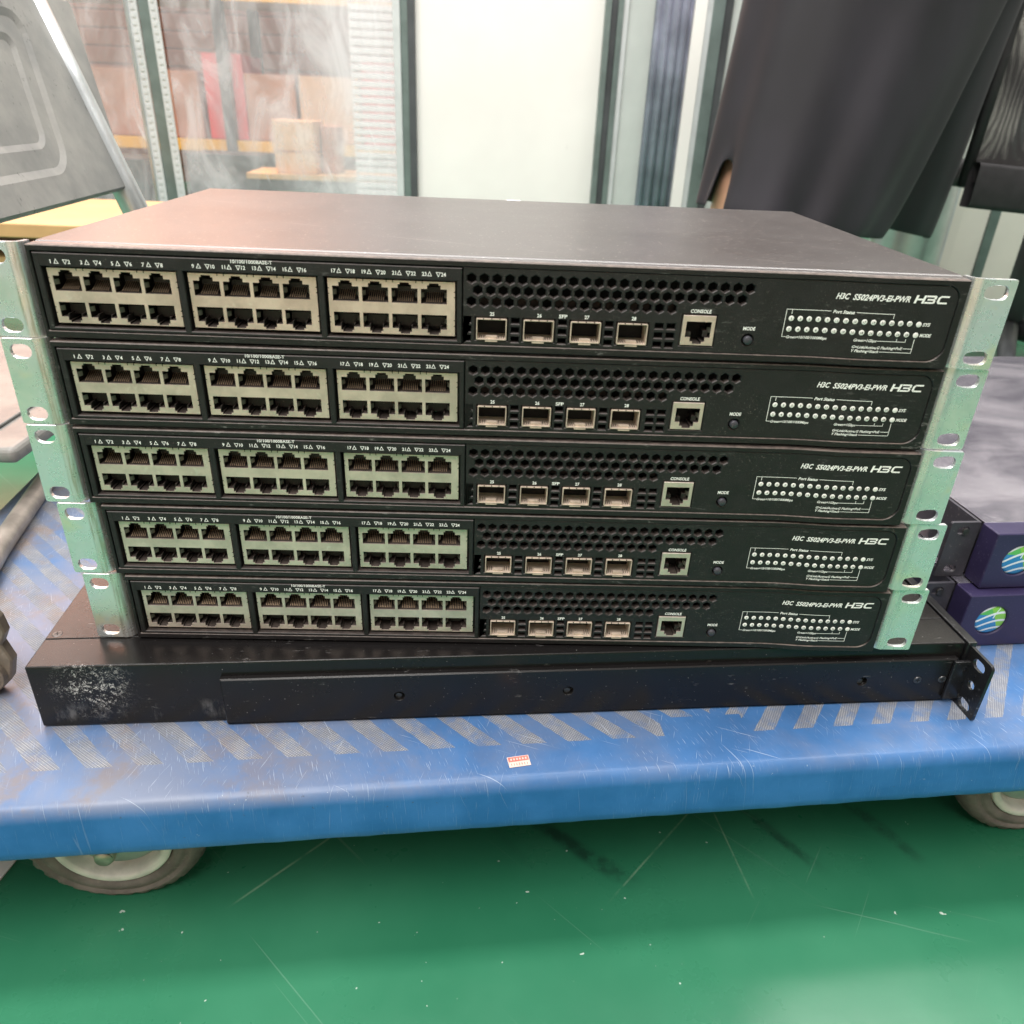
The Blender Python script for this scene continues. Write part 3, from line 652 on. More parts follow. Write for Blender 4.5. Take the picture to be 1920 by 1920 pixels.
# ------------------------------------------------------------------ long black rack unit under the stack
unit = empty('rack_unit', (-258, -29.5, -219.9), R(4.4))
LU, HU, DU = 556, 43.3, 430
mb = MB(); mb.box(0, LU-3, 0, DU, .2, HU); mb.build('housing', M['bar'], unit, bevel=.9, seg=3)
mb = MB(); mb.box(.6, LU-4, 25.2, DU-1, HU-.2, HU+.5); mb.build('top_cover', M['bar'], unit, bevel=.3)
mb = MB(); mb.plate(rrect(103.5, 549, .7, 33.6, .1), [circle((x_, 17.7), 3.1, 24) for x_ in (204, 304.4, 490)], -3.6, -.05, .8, .3)
mb.build('slide_rail', M['bar'], unit)
for x_ in (204, 304.4, 490):
    mb = MB(); mb.cyl((x_, 17.7), 3.05, -.35, -.1, 24); mb.build('rail_recess', M['hole'], unit)
    mb = MB(); mb.cyl((x_-.5, 16.6), 1.9, -1.6, -.4, 16, 2.2); mb.build('rivet', M['screw'], unit)
def crosshead(x_, z_, y_, r_, parent, flat=False):
    mb = MB()
    if not flat:
        mb.cyl((x_, z_), r_*.86, y_-.5, y_, 20, r_); mb.box(x_-r_*.6, x_+r_*.6, y_-.56, y_-.51, z_-r_*.12, z_+r_*.12, 1); mb.box(x_-r_*.12, x_+r_*.12, y_-.60, y_-.57, z_-r_*.6, z_+r_*.6, 1)
    return mb.build('screw', [M['screw'], M['hole']], parent)
crosshead(526.4, 17.8, -3.7, 2.6, unit); crosshead(542.8, 17.8, -3.7, 2.6, unit)
mb = MB(); mb.cyl((0, 0), 2.4, -.25, 0, 24, 2.8); mb.box(-1.7, 1.7, -.31, -.26, -.3, .3, 1); mb.box(-.3, .3, -.35, -.32, -1.7, 1.7, 1)
o = mb.build('screw', [M['screw'], M['hole']], unit); o.location = Vector((5.6, 29.6, HU+.5))*S; o.rotation_euler = (R(-90), 0, 0.4)
mb = MB(); mb.box(LU-1.5, LU+4.5, -.5, DU, .4, HU+.2); mb.build('front_flange', M['barear'], unit, bevel=.6)
# the ear stands out from the side face: outline in (y, z), holes included
mb = MB(); mb.plate(rrect(-22.5, -1.2, -1.5, 41.5, (3.2, .5, .5, 3.2)), [slot(-12.4, 34.8, 10.5, 6.8), circle((-12.2, 19.6), 2.9, 18), slot(-12.4, 4.6, 10.5, 6.8)], 0, 2.2, .25, back=True)
mb.warp(lambda c: Vector((LU+2.2-c.y, c.x, c.z))); mb.build('rack_ear', M['barear'], unit)
mb = MB(); mb.box(546, LU+2, -6.2, -3.9, 3.5, 33); mb.build('ear_bracket', M['barear'], unit, bevel=.5)
tag(unit, 'long black rack unit lying crosswise under the switches, with a chalky scuffed patch', 'rack unit')

# ------------------------------------------------------------------ the network switches
XW = 217.3
def bulge(c):
    t_ = min(1, max(0, (c.x-146)/36)); t_ = t_*t_*(3-2*t_); return Vector((c.x, c.y-2.2*t_*max(0, 1-max(0, c.y)/14), c.z))
def make_switch():
    t = empty('network_switch')
    mb = MB(); mb.box(-XW+.3, XW-.3, 16, 250, .3, 43.1); mb.build('housing', M['lid'], t, bevel=.7)
    mb = MB()                                   # lid sheet: folded front lip, then a shallow step
    mb.loft([[(-XW+.1, y_, z_), (XW-.1, y_, z_)] for y_, z_ in ((3.2, 42.95), (3.2, 43.25), (7.2, 43.35), (7.6, 43.1), (8.4, 43.1), (8.9, 43.62), (12, 43.66), (250.4, 43.66), (250.8, 43.2), (250.8, 38))], smooth=False, closed=False)
    mb.slicex(140, 190, 5).warp(bulge); o = mb.build('lid', M['lid'], t, bevel=.25)
    # outer frame of the fascia
    inset = rrect(-216.3, 213.8, 3.9, 40.3, (.3, 8, 7, .3), 8)
    mb = MB(); mb.plate(rrect(-XW-.9, XW, .5, 43.1, .5, 2), [inset], 0, 14, .45, .35, hy1=1.6)
    mb.slicex(140, 190, 4).warp(bulge); mb.build('fascia_frame', M['fascia'], t)
    # left module around the copper ports
    cages = ((-211.5, -152.6), (-147.4, -88.2), (-83.1, -23.6))
    op = [rect(a-1.3, b+1.0, 5.7, 33.7) for a, b in cages]
    mb = MB(); mb.plate(rect(-215.6, -20.3, 4.3, 39.7), op, -.1, 8, .35, .3); 
    mb.build('port_bezel', M['panel'], t)
    mb = MB(); mb.box(-213.1, -212.9, -.16, -.1, 34.2, 39.5); mb.box(-213, -20.6, -.14, -.1, 33.95, 34.1); mb.build('bezel_groove', M['hole'], t)
    # right panel with vents and openings
    holes = []
    for i in range(23): holes.append(hexa(-15.9+i*5.955, 35.1, 2.36))
    for i in range(22): holes.append(hexa(-12.9+i*5.955, 29.75, 2.36))
    for i in range(17): holes.append(hexa(-15.9+i*5.955, 24.4, 2.36))
    cols = ((-19.3, -16.1), (3.3, 7.1), (25.9, 29.8), (48.4, 52.2), (72.4, 76.3), (78.1, 82.0))
    for a, b in cols:
        for z_ in (14.7, 10.2, 5.7): holes.append(rect(a, b, z_, z_+2.6))
    sf = [-13.4+22.55*i for i in range(4)]
    for a in sf: holes.append(rect(a-.5, a+15.1, 6.2, 17.3))
    holes.append(rect(84.9, 101.5, 7.0, 22.2)); holes.append(circle((117.9, 10.9), 2.75, 24))
    mb = MB(); mb.plate(rrect(-19.8, 213.6, 4.1, 40.1, (.3, 7.8, 6.8, .3), 8), holes, .45, 4.2, .2, .45)
    mb.slicex(140, 190, 4).warp(bulge); mb.build('vent_panel', M['panel'], t)
    # black plates standing in for the shade behind the vents
    mb = MB(); mb.box(-19, 122, 11, 11.4, 4, 41); mb.box(-19.6, 84, 4.3, 11, 18.2, 18.8)
    mb.box(102.5, 122, 4.3, 11, 4, 4.6); mb.build('vent_shade_backing', M['hole'], t)
    mb = MB()
    for i in range(17):
        if i % 3: mb.box(-18.5+i*5.955, -13.6+i*5.955, 7.5, 8.2, 21.6, 26.4)
    mb.build('circuit_board', M['dustmetal'], t)
    # copper ports
    for ci, (a, b) in enumerate(cages):
        cg = []; n0 = a+2.1
        def up(x_): c_ = x_+6.1; return [(x_, 22.4), (x_+12.2, 22.4), (x_+12.2, 29.3), (c_+3.15, 29.3), (c_+3.15, 31.0), (c_+2.2, 31.0), (c_+2.2, 31.9), (c_-2.2, 31.9), (c_-2.2, 31.0), (c_-3.15, 31.0), (c_-3.15, 29.3), (x_, 29.3)]
        def dn(x_): return [(p[0], 39.6-p[1]) for p in up(x_)][::-1]
        xs = [n0+13.78*i for i in range(4)]
        for x_ in xs: cg += [up(x_), dn(x_)]
        blk = MB(); xe = [a+.12]+[x_+12.99 for x_ in xs[:3]]+[b-.12]
        for i in range(4):
            blk.cap(rect(xe[i], xe[i+1], 19.8, 32.68), [up(xs[i])], 1.7); blk.cap(rect(xe[i], xe[i+1], 7.42, 19.8), [dn(xs[i])], 1.7)
        for h_ in cg: blk.ring(h_, 1.7, h_, 2.2)
        blk.ring(offset(rect(a, b, 7.3, 32.8), -.12), 1.7, rect(a, b, 7.3, 32.8), 1.85); blk.ring(rect(a, b, 7.3, 32.8), 1.85, rect(a, b, 7.3, 32.8), 2.2)
        for i in range(3):
            for d_ in (-1.5, 1.5): blk.box(xs[i]+12.99+d_-.2, xs[i]+12.99+d_+.2, 1.62, 3, 31.8, 32.9, 1)
        for z_ in (12, 14.6, 25.5, 28.0): blk.box(a-.1, a+.55, 1.62, 3, z_, z_+.42, 1); blk.box(b-.55, b+.1, 1.62, 3, z_, z_+.42, 1)
        blk.ring(rect(a, b, 7.3, 32.8), 2.2, rect(a, b, 7.3, 32.8), 9)
        pb = blk.build('port_block', [M['cage'], M['hole']], t)
        for x_ in xs:
            for kind in (0, 1):
                pl = up(x_) if kind == 0 else dn(x_); mb = MB(); pq = offset(pl, .03)
                mb.ring(pq, 2.15, pq, 13); mb.cap(pq, [], 13)
                zb = 22.4 if kind == 0 else 10.28
                for sx_ in (0, 1):              # side shield springs
                    xa = x_-.02 if sx_ == 0 else x_+12.22; dxx = 1.35 if sx_ == 0 else -1.35
                    mb.mi = 1; mb.face([(xa, 2.1, zb+2.6), (xa+dxx, 4.3, zb+2.6), (xa+dxx, 4.3, zb+5.0), (xa, 2.1, zb+5.0)]); mb.mi = 0
                if kind == 0:
                    for q in range(8):          # contact wires sloping up to the back
                        xc = x_+2.6+q*1.0; mb.mi = 2
                        mb.loft([[(xc-.17, 3.0, zb+.35), (xc+.17, 3.0, zb+.35), (xc+.17, 3.0, zb+.65), (xc-.17, 3.0, zb+.65)],
                                 [(xc-.17, 9.5, zb+3.6), (xc+.17, 9.5, zb+3.6), (xc+.17, 9.5, zb+3.9), (xc-.17, 9.5, zb+3.9)]], smooth=False, caps=(True, True)); mb.mi = 0
                    mb.box(x_+1.5, x_+10.7, 9.5, 9.9, zb+3.2, zb+6.2)
                else:
                    mb.box(x_+1.2, x_+11.0, 8.5, 8.9, zb-.1, zb+4.6); mb.box(x_+2.7, x_+3.2, 2.6, 8.4, zb-1.2, zb+1.3); mb.box(x_+9.0, x_+9.5, 2.6, 8.4, zb-1.2, zb+1.3)
                mb.build('ethernet_port', [M['jack'], M['spring'], M['gold']], pb)
    # sfp cages
    for a in sf:
        o_, h_ = rrect(a, a+14.6, 6.6, 16.9, .5, 2), rrect(a+.55, a+14.05, 7.2, 16.3, .4, 2)
        mb = MB(); mb.plate(o_, [h_], -.35, 1.2, .12, .12); mb.ring(h_, 1.2, h_, 22); mb.ring(o_, 1.2, o_, 8); mb.cap(h_, [], 22, 2)
        mb.box(a+4.6, a+9.9, .5, 3.0, 7.1, 8.3); mb.box(a+4.3, a+10.2, -.3, .35, 5.8, 6.5)
        for q in (1.3, 2.4, 3.4, 10.8, 12.0, 13.1): mb.box(a+q, a+q+.28, 1.6, 6.0, 7.22, 7.26, 1)
        for q in (3.0, 8.2): mb.box(a+q, a+q+2.6, 12, 13.2, 7.22, 7.3, 1)
        for (zz, yy_) in ((10.0, 9), (12.9, 11)): mb.box(a+.56, a+.62, yy_, yy_+8, zz, zz+.4, 1); mb.box(a+13.98, a+14.04, yy_, yy_+8, zz, zz+.4, 1)
        for q in (3.2, 7.1, 11.0): mb.box(a+q, a+q+.5, -.38, .3, 16.5, 17.0, 1)
        mb.build('sfp_port', [M['sfp'], M['hole'], M['jack']], t)
    # console jack
    cj = [(87.2, 11.3), (89.7, 11.3), (89.7, 9.2), (91.1, 9.2), (91.1, 8.1), (95.5, 8.1), (95.5, 9.2), (96.9, 9.2), (96.9, 11.3), (99.3, 11.3), (99.3, 18.9), (87.2, 18.9)]
    mb = MB(); mb.plate(rect(85.3, 101.1, 7.4, 21.8), [cj], .1, .7, .15, 0); mb.ring(rect(85.3, 101.1, 7.4, 21.8), .7, rect(85.3, 101.1, 7.4, 21.8), 6)
    co = mb.build('console_port', M['cage'], t)
    mb = MB(); cq = offset(cj, .03); mb.ring(cq, .6, cq, 13); mb.cap(cq, [], 13); mb.box(88.2, 90.2, 2, 9, 11.3, 13.4); mb.box(95.9, 98.4, 2, 9, 11.3, 14.2)
    mb.mi = 1; mb.face([(99.32, 1, 13.4), (98.0, 3.2, 13.4), (98.0, 3.2, 16), (99.32, 1, 16)])
    mb.build('jack_socket', [M['jack'], M['spring']], co)
    mb = MB(); mb.lathe([(2.1, 4), (2.1, -.3), (1.7, -.7), (.05, -.75)], (118.0, 10.8), 24); mb.build('mode_button', M['graphite'], t)
    # status lights
    def led(x_, z_, r_, num):
        mb = MB(); mb.lathe([(r_, .5), (r_*.96, .33), (r_*.9, .29), (.02, .28)], (x_, z_), 20)
        if num:
            wd = .42*r_ if len(num) == 1 else .80*r_
            text_bm(mb, num, x_-wd, x_+wd, z_-.6, 1.2, .22, 0, .008, 1, res=1)
        mb.warp(bulge); mb.build('status_light', [M['led'], M['ink']], t)
    for i in range(14): led(137.1+i*4.353, 22.05-i*.012, 1.32, str(2*i+1)); led(137.0+i*4.353, 16.95-i*.02, 1.32, str(2*i+2))
    led(198.2, 21.75, 1.35, ''); led(198.1, 16.55, 1.35, '')
    # printed lettering
    mb = MB(); Y0 = -.16; Y1 = .38
    def tri(x_, z_, s_, flip):
        p = [(x_-s_*.85, z_-s_*.72), (x_+s_*.85, z_-s_*.72), (x_, z_+s_)]
        if flip: p = [(a_, 2*z_-b_) for a_, b_ in p][::-1]
        mb.cap(p, [offset(p, -.28)], Y0)
    num = 1
    for gx, gz in ((-208.2, 35.95), (-143.9, 36.2), (-79.9, 36.5)):
        for i in range(4):
            x_ = gx+i*13.9; two = num >= 10
            n_, n2 = str(num), str(num+1)
            text_bm(mb, n_, x_-(.75 if len(n_) == 2 else .15), x_+(1.55 if len(n_) == 2 else .85), gz-.85, 1.75, Y0, 0, .024)
            tri(x_+2.85, gz, 1.35, False); tri(x_+6.9, gz, 1.35, True)
            text_bm(mb, n2, x_+8.15, x_+(10.4 if len(n2) == 2 else 9.3), gz-.85, 1.75, Y0, 0, .024); num += 2
    text_bm(mb, '10/100/1000BASE-T', -126.2, -107.3, 38.15, 1.55, Y0, 0, .02)
    mb.build('port_numbers', M['print'], t); mb = MB()
    for nm_, s_, a_, b_, z_, sl_ in (('port_number', '25', -7.3, -4.6, 18.2, 0), ('port_number', '26', 15.2, 17.9, 18.2, 0), ('port_number', '27', 37.9, 40.6, 18.2, 0), ('port_number', '28', 60.4, 63.1, 18.4, 0), ('sfp_lettering', 'SFP', 25.8, 29.9, 18.2, 0), ('console_lettering', 'CONSOLE', 88.4, 98.4, 23.0, .1), ('mode_lettering', 'MODE', 114.8, 120.8, 15.6, .1)):
        text_bm(mb, s_, a_, b_, z_, 1.7, Y1, sl_, .028); mb.build(nm_, M['print'], t); mb = MB()
    text_bm(mb, 'H3C', 156.1, 162.5, 32.2, 2.75, Y1, .3, .03); text_bm(mb, 'S5024PV3-EI-PWR', 163.9, 190.8, 32.1, 2.75, Y1, .3, .03)
    mb.warp(bulge); mb.build('model_name', M['print'], t); mb = MB()
    def ln(x0, z0, x1, z1, w_=.13):
        d = Vector((x1-x0, z1-z0)).normalized(); n = Vector((-d.y, d.x))*w_
        st_ = max(1, int(abs(x1-x0)/4)); 
        for q in range(st_):
            xa, za = x0+(x1-x0)*q/st_, z0+(z1-z0)*q/st_; xb, zb_ = x0+(x1-x0)*(q+1)/st_, z0+(z1-z0)*(q+1)/st_
            mb.face([(xa-n.x, Y1, za-n.y), (xb-n.x, Y1, zb_-n.y), (xb+n.x, Y1, zb_+n.y), (xa+n.x, Y1, za+n.y)])
    ln(134.2, 26.35, 155.4, 26.3); ln(134.2, 26.5, 134.2, 13.1); ln(136.9, 26.3, 136.9, 24.2); ln(167.3, 26.2, 185.3, 26.1); ln(185.2, 26.2, 185.2, 24.0)
    ln(134.2, 13.2, 136.2, 13.2)
    text_bm(mb, 'Port Status', 156.3, 166.5, 25.4, 1.55, Y1, .25, .03); text_bm(mb, 'Green=10/100/1000Mbps', 136.4, 156.1, 12.5, 1.35, Y1, .25, .022)
    text_bm(mb, 'Green=1Gbps', 168.9, 179.9, 12.5, 1.35, Y1, .25, .022); ln(180.0, 13.1, 194.0, 13.05); ln(189.5, 13.0, 189.5, 14.5); ln(193.9, 13.0, 193.9, 14.5)
    text_bm(mb, 'G=Link/Active;G Flashing=PoE', 168.9, 193.4, 9.2, 1.3, Y1, .25, .022); text_bm(mb, 'Y Flashing=Stack', 168.9, 182.3, 7.3, 1.3, Y1, .25, .022)
    ln(193.6, 9.8, 198.1, 9.8); ln(182.5, 7.85, 198.2, 7.75); ln(198.1, 14.6, 198.1, 7.7)
    text_bm(mb, 'SYS', 200.0, 203.8, 21.0, 1.6, Y1, .25, .03); text_bm(mb, 'MODE', 200.0, 205.7, 15.8, 1.6, Y1, .25, .03)
    mb.warp(bulge); mb.build('status_legend', M['print'], t)
    # maker's mark: slanted wide letters cut from bars
    mb = MB(); sh = lambda x_, z_: (x_+(z_-31.7)*.24, Y1, z_)
    def bar(pts): mb.face([sh(*p) for p in pts])
    x_ = 192.6; z0, z1 = 31.7, 35.5
    bar([(x_, z0), (x_+1.15, z0), (x_+1.15, z1), (x_, z1)]); bar([(x_+3.65, z0), (x_+4.8, z0), (x_+4.8, z1), (x_+3.65, z1)]); bar([(x_+1.15, 33.15), (x_+3.65, 33.15), (x_+3.65, 33.95), (x_+1.15, 33.95)])
    x_ = 197.6
    bar([(x_, z1-.8), (x_+4.2, z1-.8), (x_+4.8, z1-.3), (x_+4.2, z1), (x_, z1)]); bar([(x_+.9, 33.2), (x_+3.9, 33.2), (x_+4.3, 33.6), (x_+3.9, 33.95), (x_+.9, 33.95)]); bar([(x_, z0), (x_+4.2, z0), (x_+4.8, z0+.4), (x_+4.2, z0+.8), (x_, z0+.8)])
    bar([(x_+3.7, z0+.6), (x_+4.9, z0+.4), (x_+4.9, 33.3), (x_+4.0, 33.6)]); bar([(x_+4.0, 33.6), (x_+4.9, 33.9), (x_+4.9, z1-.4), (x_+3.7, z1-.6)])
    x_ = 203.3
    bar([(x_+1.0, z1-.8), (x_+5.1, z1-.8), (x_+5.1, z1), (x_+.9, z1)]); bar([(x_+.9, z0), (x_+5.1, z0), (x_+5.1, z0+.8), (x_+1.0, z0+.8)]); bar([(x_, z0+.9), (x_+.9, z0), (x_+1.5, z0+.8), (x_+1.1, z0+1.4), (x_+1.1, z1-1.4), (x_+1.5, z1-.8), (x_+.9, z1), (x_, z1-.9)])
    mb.warp(bulge); mb.build('logo', M['print'], t)
    # rack ears
    for s_ in (-1, 1):
        mb = MB()
        fr_ = rrect(226.3, 241.3, .1, 43.7, (0, 1.2, 1.2, 0), 3)
        mb.plate(fr_, [slot(233.1, 5.7, 10.2, 6.8), slot(233.1, 37.4, 10.2, 6.8)], .7, 2.8, .18, .18, back=True)
        arc = []; R_ = 6.2
        for i in range(13): a_ = R(90*i/12); arc.append((226.3-R_*math.sin(a_), .7+R_*(1-math.cos(a_))))
        inn = []; r_ = R_-2.1
        for i in range(13): a_ = R(90*i/12); inn.append((226.3-r_*math.sin(a_), .7+R_-r_*math.cos(a_)))
        arc.append((220.1, 8.5)); inn.append((222.2, 8.5))
        loop = arc+inn[::-1]
        mb.loft([[(p[0], p[1], .1) for p in loop], [(p[0], p[1], 43.7) for p in loop]], smooth=False, caps=(True, True))
        mb.box(220.15, 222.15, 8.5, 44, 5, 34)
        if s_ < 0: mb.warp(lambda c: Vector((-c.x, c.y, c.z)))
        else: mb.warp(lambda c: Vector((c.x-1.6 if c.x < 230 else c.x, c.y, c.z)))
        mb.build('rack_ear', M['zinc'], t, bevel=0)
    return t
proto = make_switch()
poses = [(0, 0, 0), (1.386, .2905, .006485), (2.2554, -.6965, .003947), (7.2715, -.4146, .006147), (11.227, .2193, .01056)]
labels = ['topmost black network switch of the stack, its whole dusty lid in view',
          'second black network switch from the top of the stack',
          'middle black network switch of the stack of five',
          'fourth black network switch from the top, just above the lowest one',
          'lowest black network switch, resting directly on the long black rack unit']
for i, (dx, dy, a) in enumerate(poses):
    o = proto if i == 0 else copy_tree(proto)
    o.location = Vector((dx, dy, -44.01*i))*S; o.rotation_euler = (0, 0, a)
    tag(o, labels[i], 'network switch', 'black network switches stacked with zinc rack ears')
mb = MB(); mb.box(-5, 5, -4.5, .6, 0, .2); mb.box(-5, 5, .4, .6, -8, 0); o = mb.build('paper_tab', M['paper'], bevel=0); o.location = Vector((7, 250.9, 43.72))*S
tag(o, 'tiny white paper tab stuck over the back edge of the top switch', 'paper tab')

# ------------------------------------------------------------------ navy appliances at right
def navy():
    t = empty('network_appliance'); mb = MB(); mb.box(3, 437, 14, 408, .5, 42.8); mb.build('housing', M['graphite'], t, bevel=.6)
    mb = MB(); mb.box(1.5, 438.5, 16, 409, 42.6, 43.5); mb.build('top_cover', M['navytop'], t, bevel=.3)
    ol = rrect(0, 440, .4, 43.4, 1.0, 3)
    mb = MB(); mb.plate(ol, [circle((22.5, 22), 11.6, 40)], 0, 16, .6, .8, hy1=2.2); mb.cap(ol, [], 16)
    mb.build('bezel', M['navy'], t)
    mb = MB(); mb.lathe([(11.4, 1.9), (10.9, 1.0), (9.5, .55), (6, .1), (3, -.15), (.05, -.2)], (0, 0), 48); e = mb.build('emblem', M['globe'], t); e.location = Vector((22.5, 0, 22))*S
    mb = MB(); mb.plate(rrect(-22, -.4, 0, 43.4, (1.5, .2, .2, 1.5), 3), [slot(-12, 37, 9, 6), slot(-12, 6.4, 9, 6)], 17, 19.2, .2, back=True); mb.box(-2.4, -.3, 19.2, 60, 0, 43.4)
    mb.build('rack_ear', M['graphite'], t)
    mb = MB(); mb.cyl((-10.5, 36.6), 2.4, 15.6, 17.5, 18, 2.6); mb.cyl((-10.5, 36.6), 1.0, 15.4, 15.6, 6); mb.build('screw', M['screw'], t)
    return t
nv = navy(); nv.location = Vector((334.5, 73.5, -176.0))*S; nv.rotation_euler = (0, 0, R(5.5))
tag(nv, 'upper navy blue appliance with a blotchy grey metal top', 'network appliance', 'navy appliances at the right end of the trolley')
n2 = copy_tree(nv); n2.location = Vector((325.5, 65.0, -220.0))*S; n2.rotation_euler = (0, 0, R(5.8))
tag(n2, 'lower navy blue appliance resting on the blue trolley deck', 'network appliance', 'navy appliances at the right end of the trolley')

# ------------------------------------------------------------------ grey chair at left
ch = empty('grey_chair', (-540, 340, FZ))
O_ = Vector((-540, 340, FZ))
P0 = Vector((-352.5, 160, 20)); P1 = Vector((-369, 470, 20)); ux = (P1-P0).normalized(); L_ = (P1-P0).length
upv = Vector((-20, 5, 52)).normalized(); nn = ux.cross(upv).normalized()
def plane_warp(mb, org, u_, v_, n_):
    return mb.warp(lambda c: org+u_*c.x+v_*c.z+n_*c.y-O_)
uq = (upv+ux*.42).normalized()
def rr_(u0, u1, v0, v1, r): return rrect(u0, u1, v0, v1, r, 7)
o1 = rr_(-60, L_-7, 0, 195, 9); A1 = rr_(-20, 190, 25, 172, 26); B1 = offset(A1, -7); C1 = rr_(8, 166, 49, 150, 15); D1 = offset(C1, -6)
mb = MB(); mb.plate(o1, [A1], 0, 12, 2.0, 0, hy1=.01); mb.ring(A1, .01, B1, 2.2); mb.cap(B1, [C1], 2.2); mb.ring(C1, 2.2, D1, 4.2); mb.cap(D1, [], 4.2); mb.cap(o1, [], 12)
plane_warp(mb, P0, ux, uq, -nn); mb.build('backrest', M['chair'], ch, bevel=.9, seg=3)
mb = MB()
a_ = P1-ux*8+upv*8-nn*6
mb.tube([a_+upv*185-O_, a_+upv*90-O_, a_-O_, a_-upv*60-O_, Vector((-350, 478, -80))-O_, Vector((-345, 480, -345))-O_], [12, 12, 12.5, 13, 13, 13], 20); mb.build('back_leg', M['alu'], ch)
b_ = P0+ux*8+upv*8+nn*6
mb = MB(); mb.tube([Vector((-700, 200, -175))-O_, Vector((-700, 190, -345))-O_], 12, 16); mb.build('front_leg', M['alu'], ch)
mb = MB(); mb.tube([Vector((-700, 470, -175))-O_, Vector((-700, 480, -345))-O_], 12, 16); mb.build('front_leg', M['alu'], ch)
mb = MB(); mb.tube([Vector((-352, 478, -172))-O_, Vector((-700, 470, -175))-O_, Vector((-700, 200, -175))-O_, Vector((-420, 205, -175))-O_], 9, 14); mb.build('seat_frame', M['alu'], ch)
mb = MB(); mb.lathe([(5, 0), (5, -1.2), (3.4, -2.6), (.1, -2.8)], (0, 0), 20)
plane_warp(mb, P0+ux*(L_-6)+upv*55, ux, upv, -nn); mb.build('rivet', M['bolt'], ch)
mb = MB(); mb.box(-730, -386, 205, 520, -166, -152); mb.warp(lambda c: c-O_); mb.build('seat', M['chair'], ch, bevel=6, seg=4)
mb = MB(); mb.box(-690, -420, 240, 490, -151.8, -149); mb.warp(lambda c: c-O_); mb.build('seat_pad', M['chair'], ch, bevel=1.4, seg=3)
tag(ch, 'scratched grey plastic chair with a metal tube leg, behind the left end of the stack', 'chair')

# ------------------------------------------------------------------ black mesh office chair at right
oc = empty('office_chair', (1108, 1060, FZ), R(4))
mb = MB(); rg = []
def oc_y(x_): return -40+26*((x_)/330.0)**2
for zz, d_ in ((322, 3), (330, 0), (384, 0), (390, 2), (390, 24), (322, 26), (322, 3)): rg.append([(-350+i*35, oc_y(-350+i*35)-60+d_, zz-.06*(-350+i*35+150)) for i in range(21)])
mb.loft(rg, closed=False); mb.build('lower_rail', M['seatdark'], oc, bevel=3)
mb = MB(); rg = []
for j in range(15):
    zz = 372+j*31; rg.append([(-345+i*23, oc_y(-345+i*23)-46+6*math.sin(i*.9+j*.5)+.12*(zz-350), zz) for i in range(31)])
mb.loft(rg, closed=False); mb.build('mesh_back', M['mesh'], oc)
mb = MB(); rg = []
for j in range(15):
    zz = 372+j*31; rg.append([(-345+i*23, oc_y(-345+i*23)-20+8*math.sin(i*.7-j*.4)+.12*(zz-350), zz) for i in range(31)])
mb.loft(rg, closed=False); mb.build('mesh_lining', M['mesh'], oc)
mb = MB(); mb.tube([(-348, -36, 365), (-352, -50, 560), (-330, -20, 780), (-250, -10, 840), (0, -24, 850), (250, -10, 840), (330, -20, 780), (352, -50, 560), (348, -36, 340)], 9, 12); mb.build('back_frame', M['seatdark'], oc)
mb = MB(); mb.box(-260, 260, 0, 250, 350, 395); mb.build('seat', M['seatdark'], oc, bevel=18, seg=4)
mb = MB(); mb.tube([(0, 200, 60), (0, 200, 300)], 25, 16); mb.build('gas_column', M['dark'], oc)
for i in range(5):
    a = R(72*i+20); mb = MB(); mb.tube([(0, 200, 75), (280*math.cos(a), 200+280*math.sin(a), 55)], [22, 14], 10); mb.build('base_arm', M['dark'], oc)
    mb = MB(); mb.lathe([(.1, -10), (26, -10), (27, 0), (26, 10), (.1, 10)], (280*math.cos(a), 27), 20); mb.warp(lambda c, a=a: c+Vector((0, 200+280*math.sin(a), 0))); mb.build('caster', M['seatdark'], oc)
tag(oc, 'black mesh backed office chair behind the right end of the stack', 'office chair')

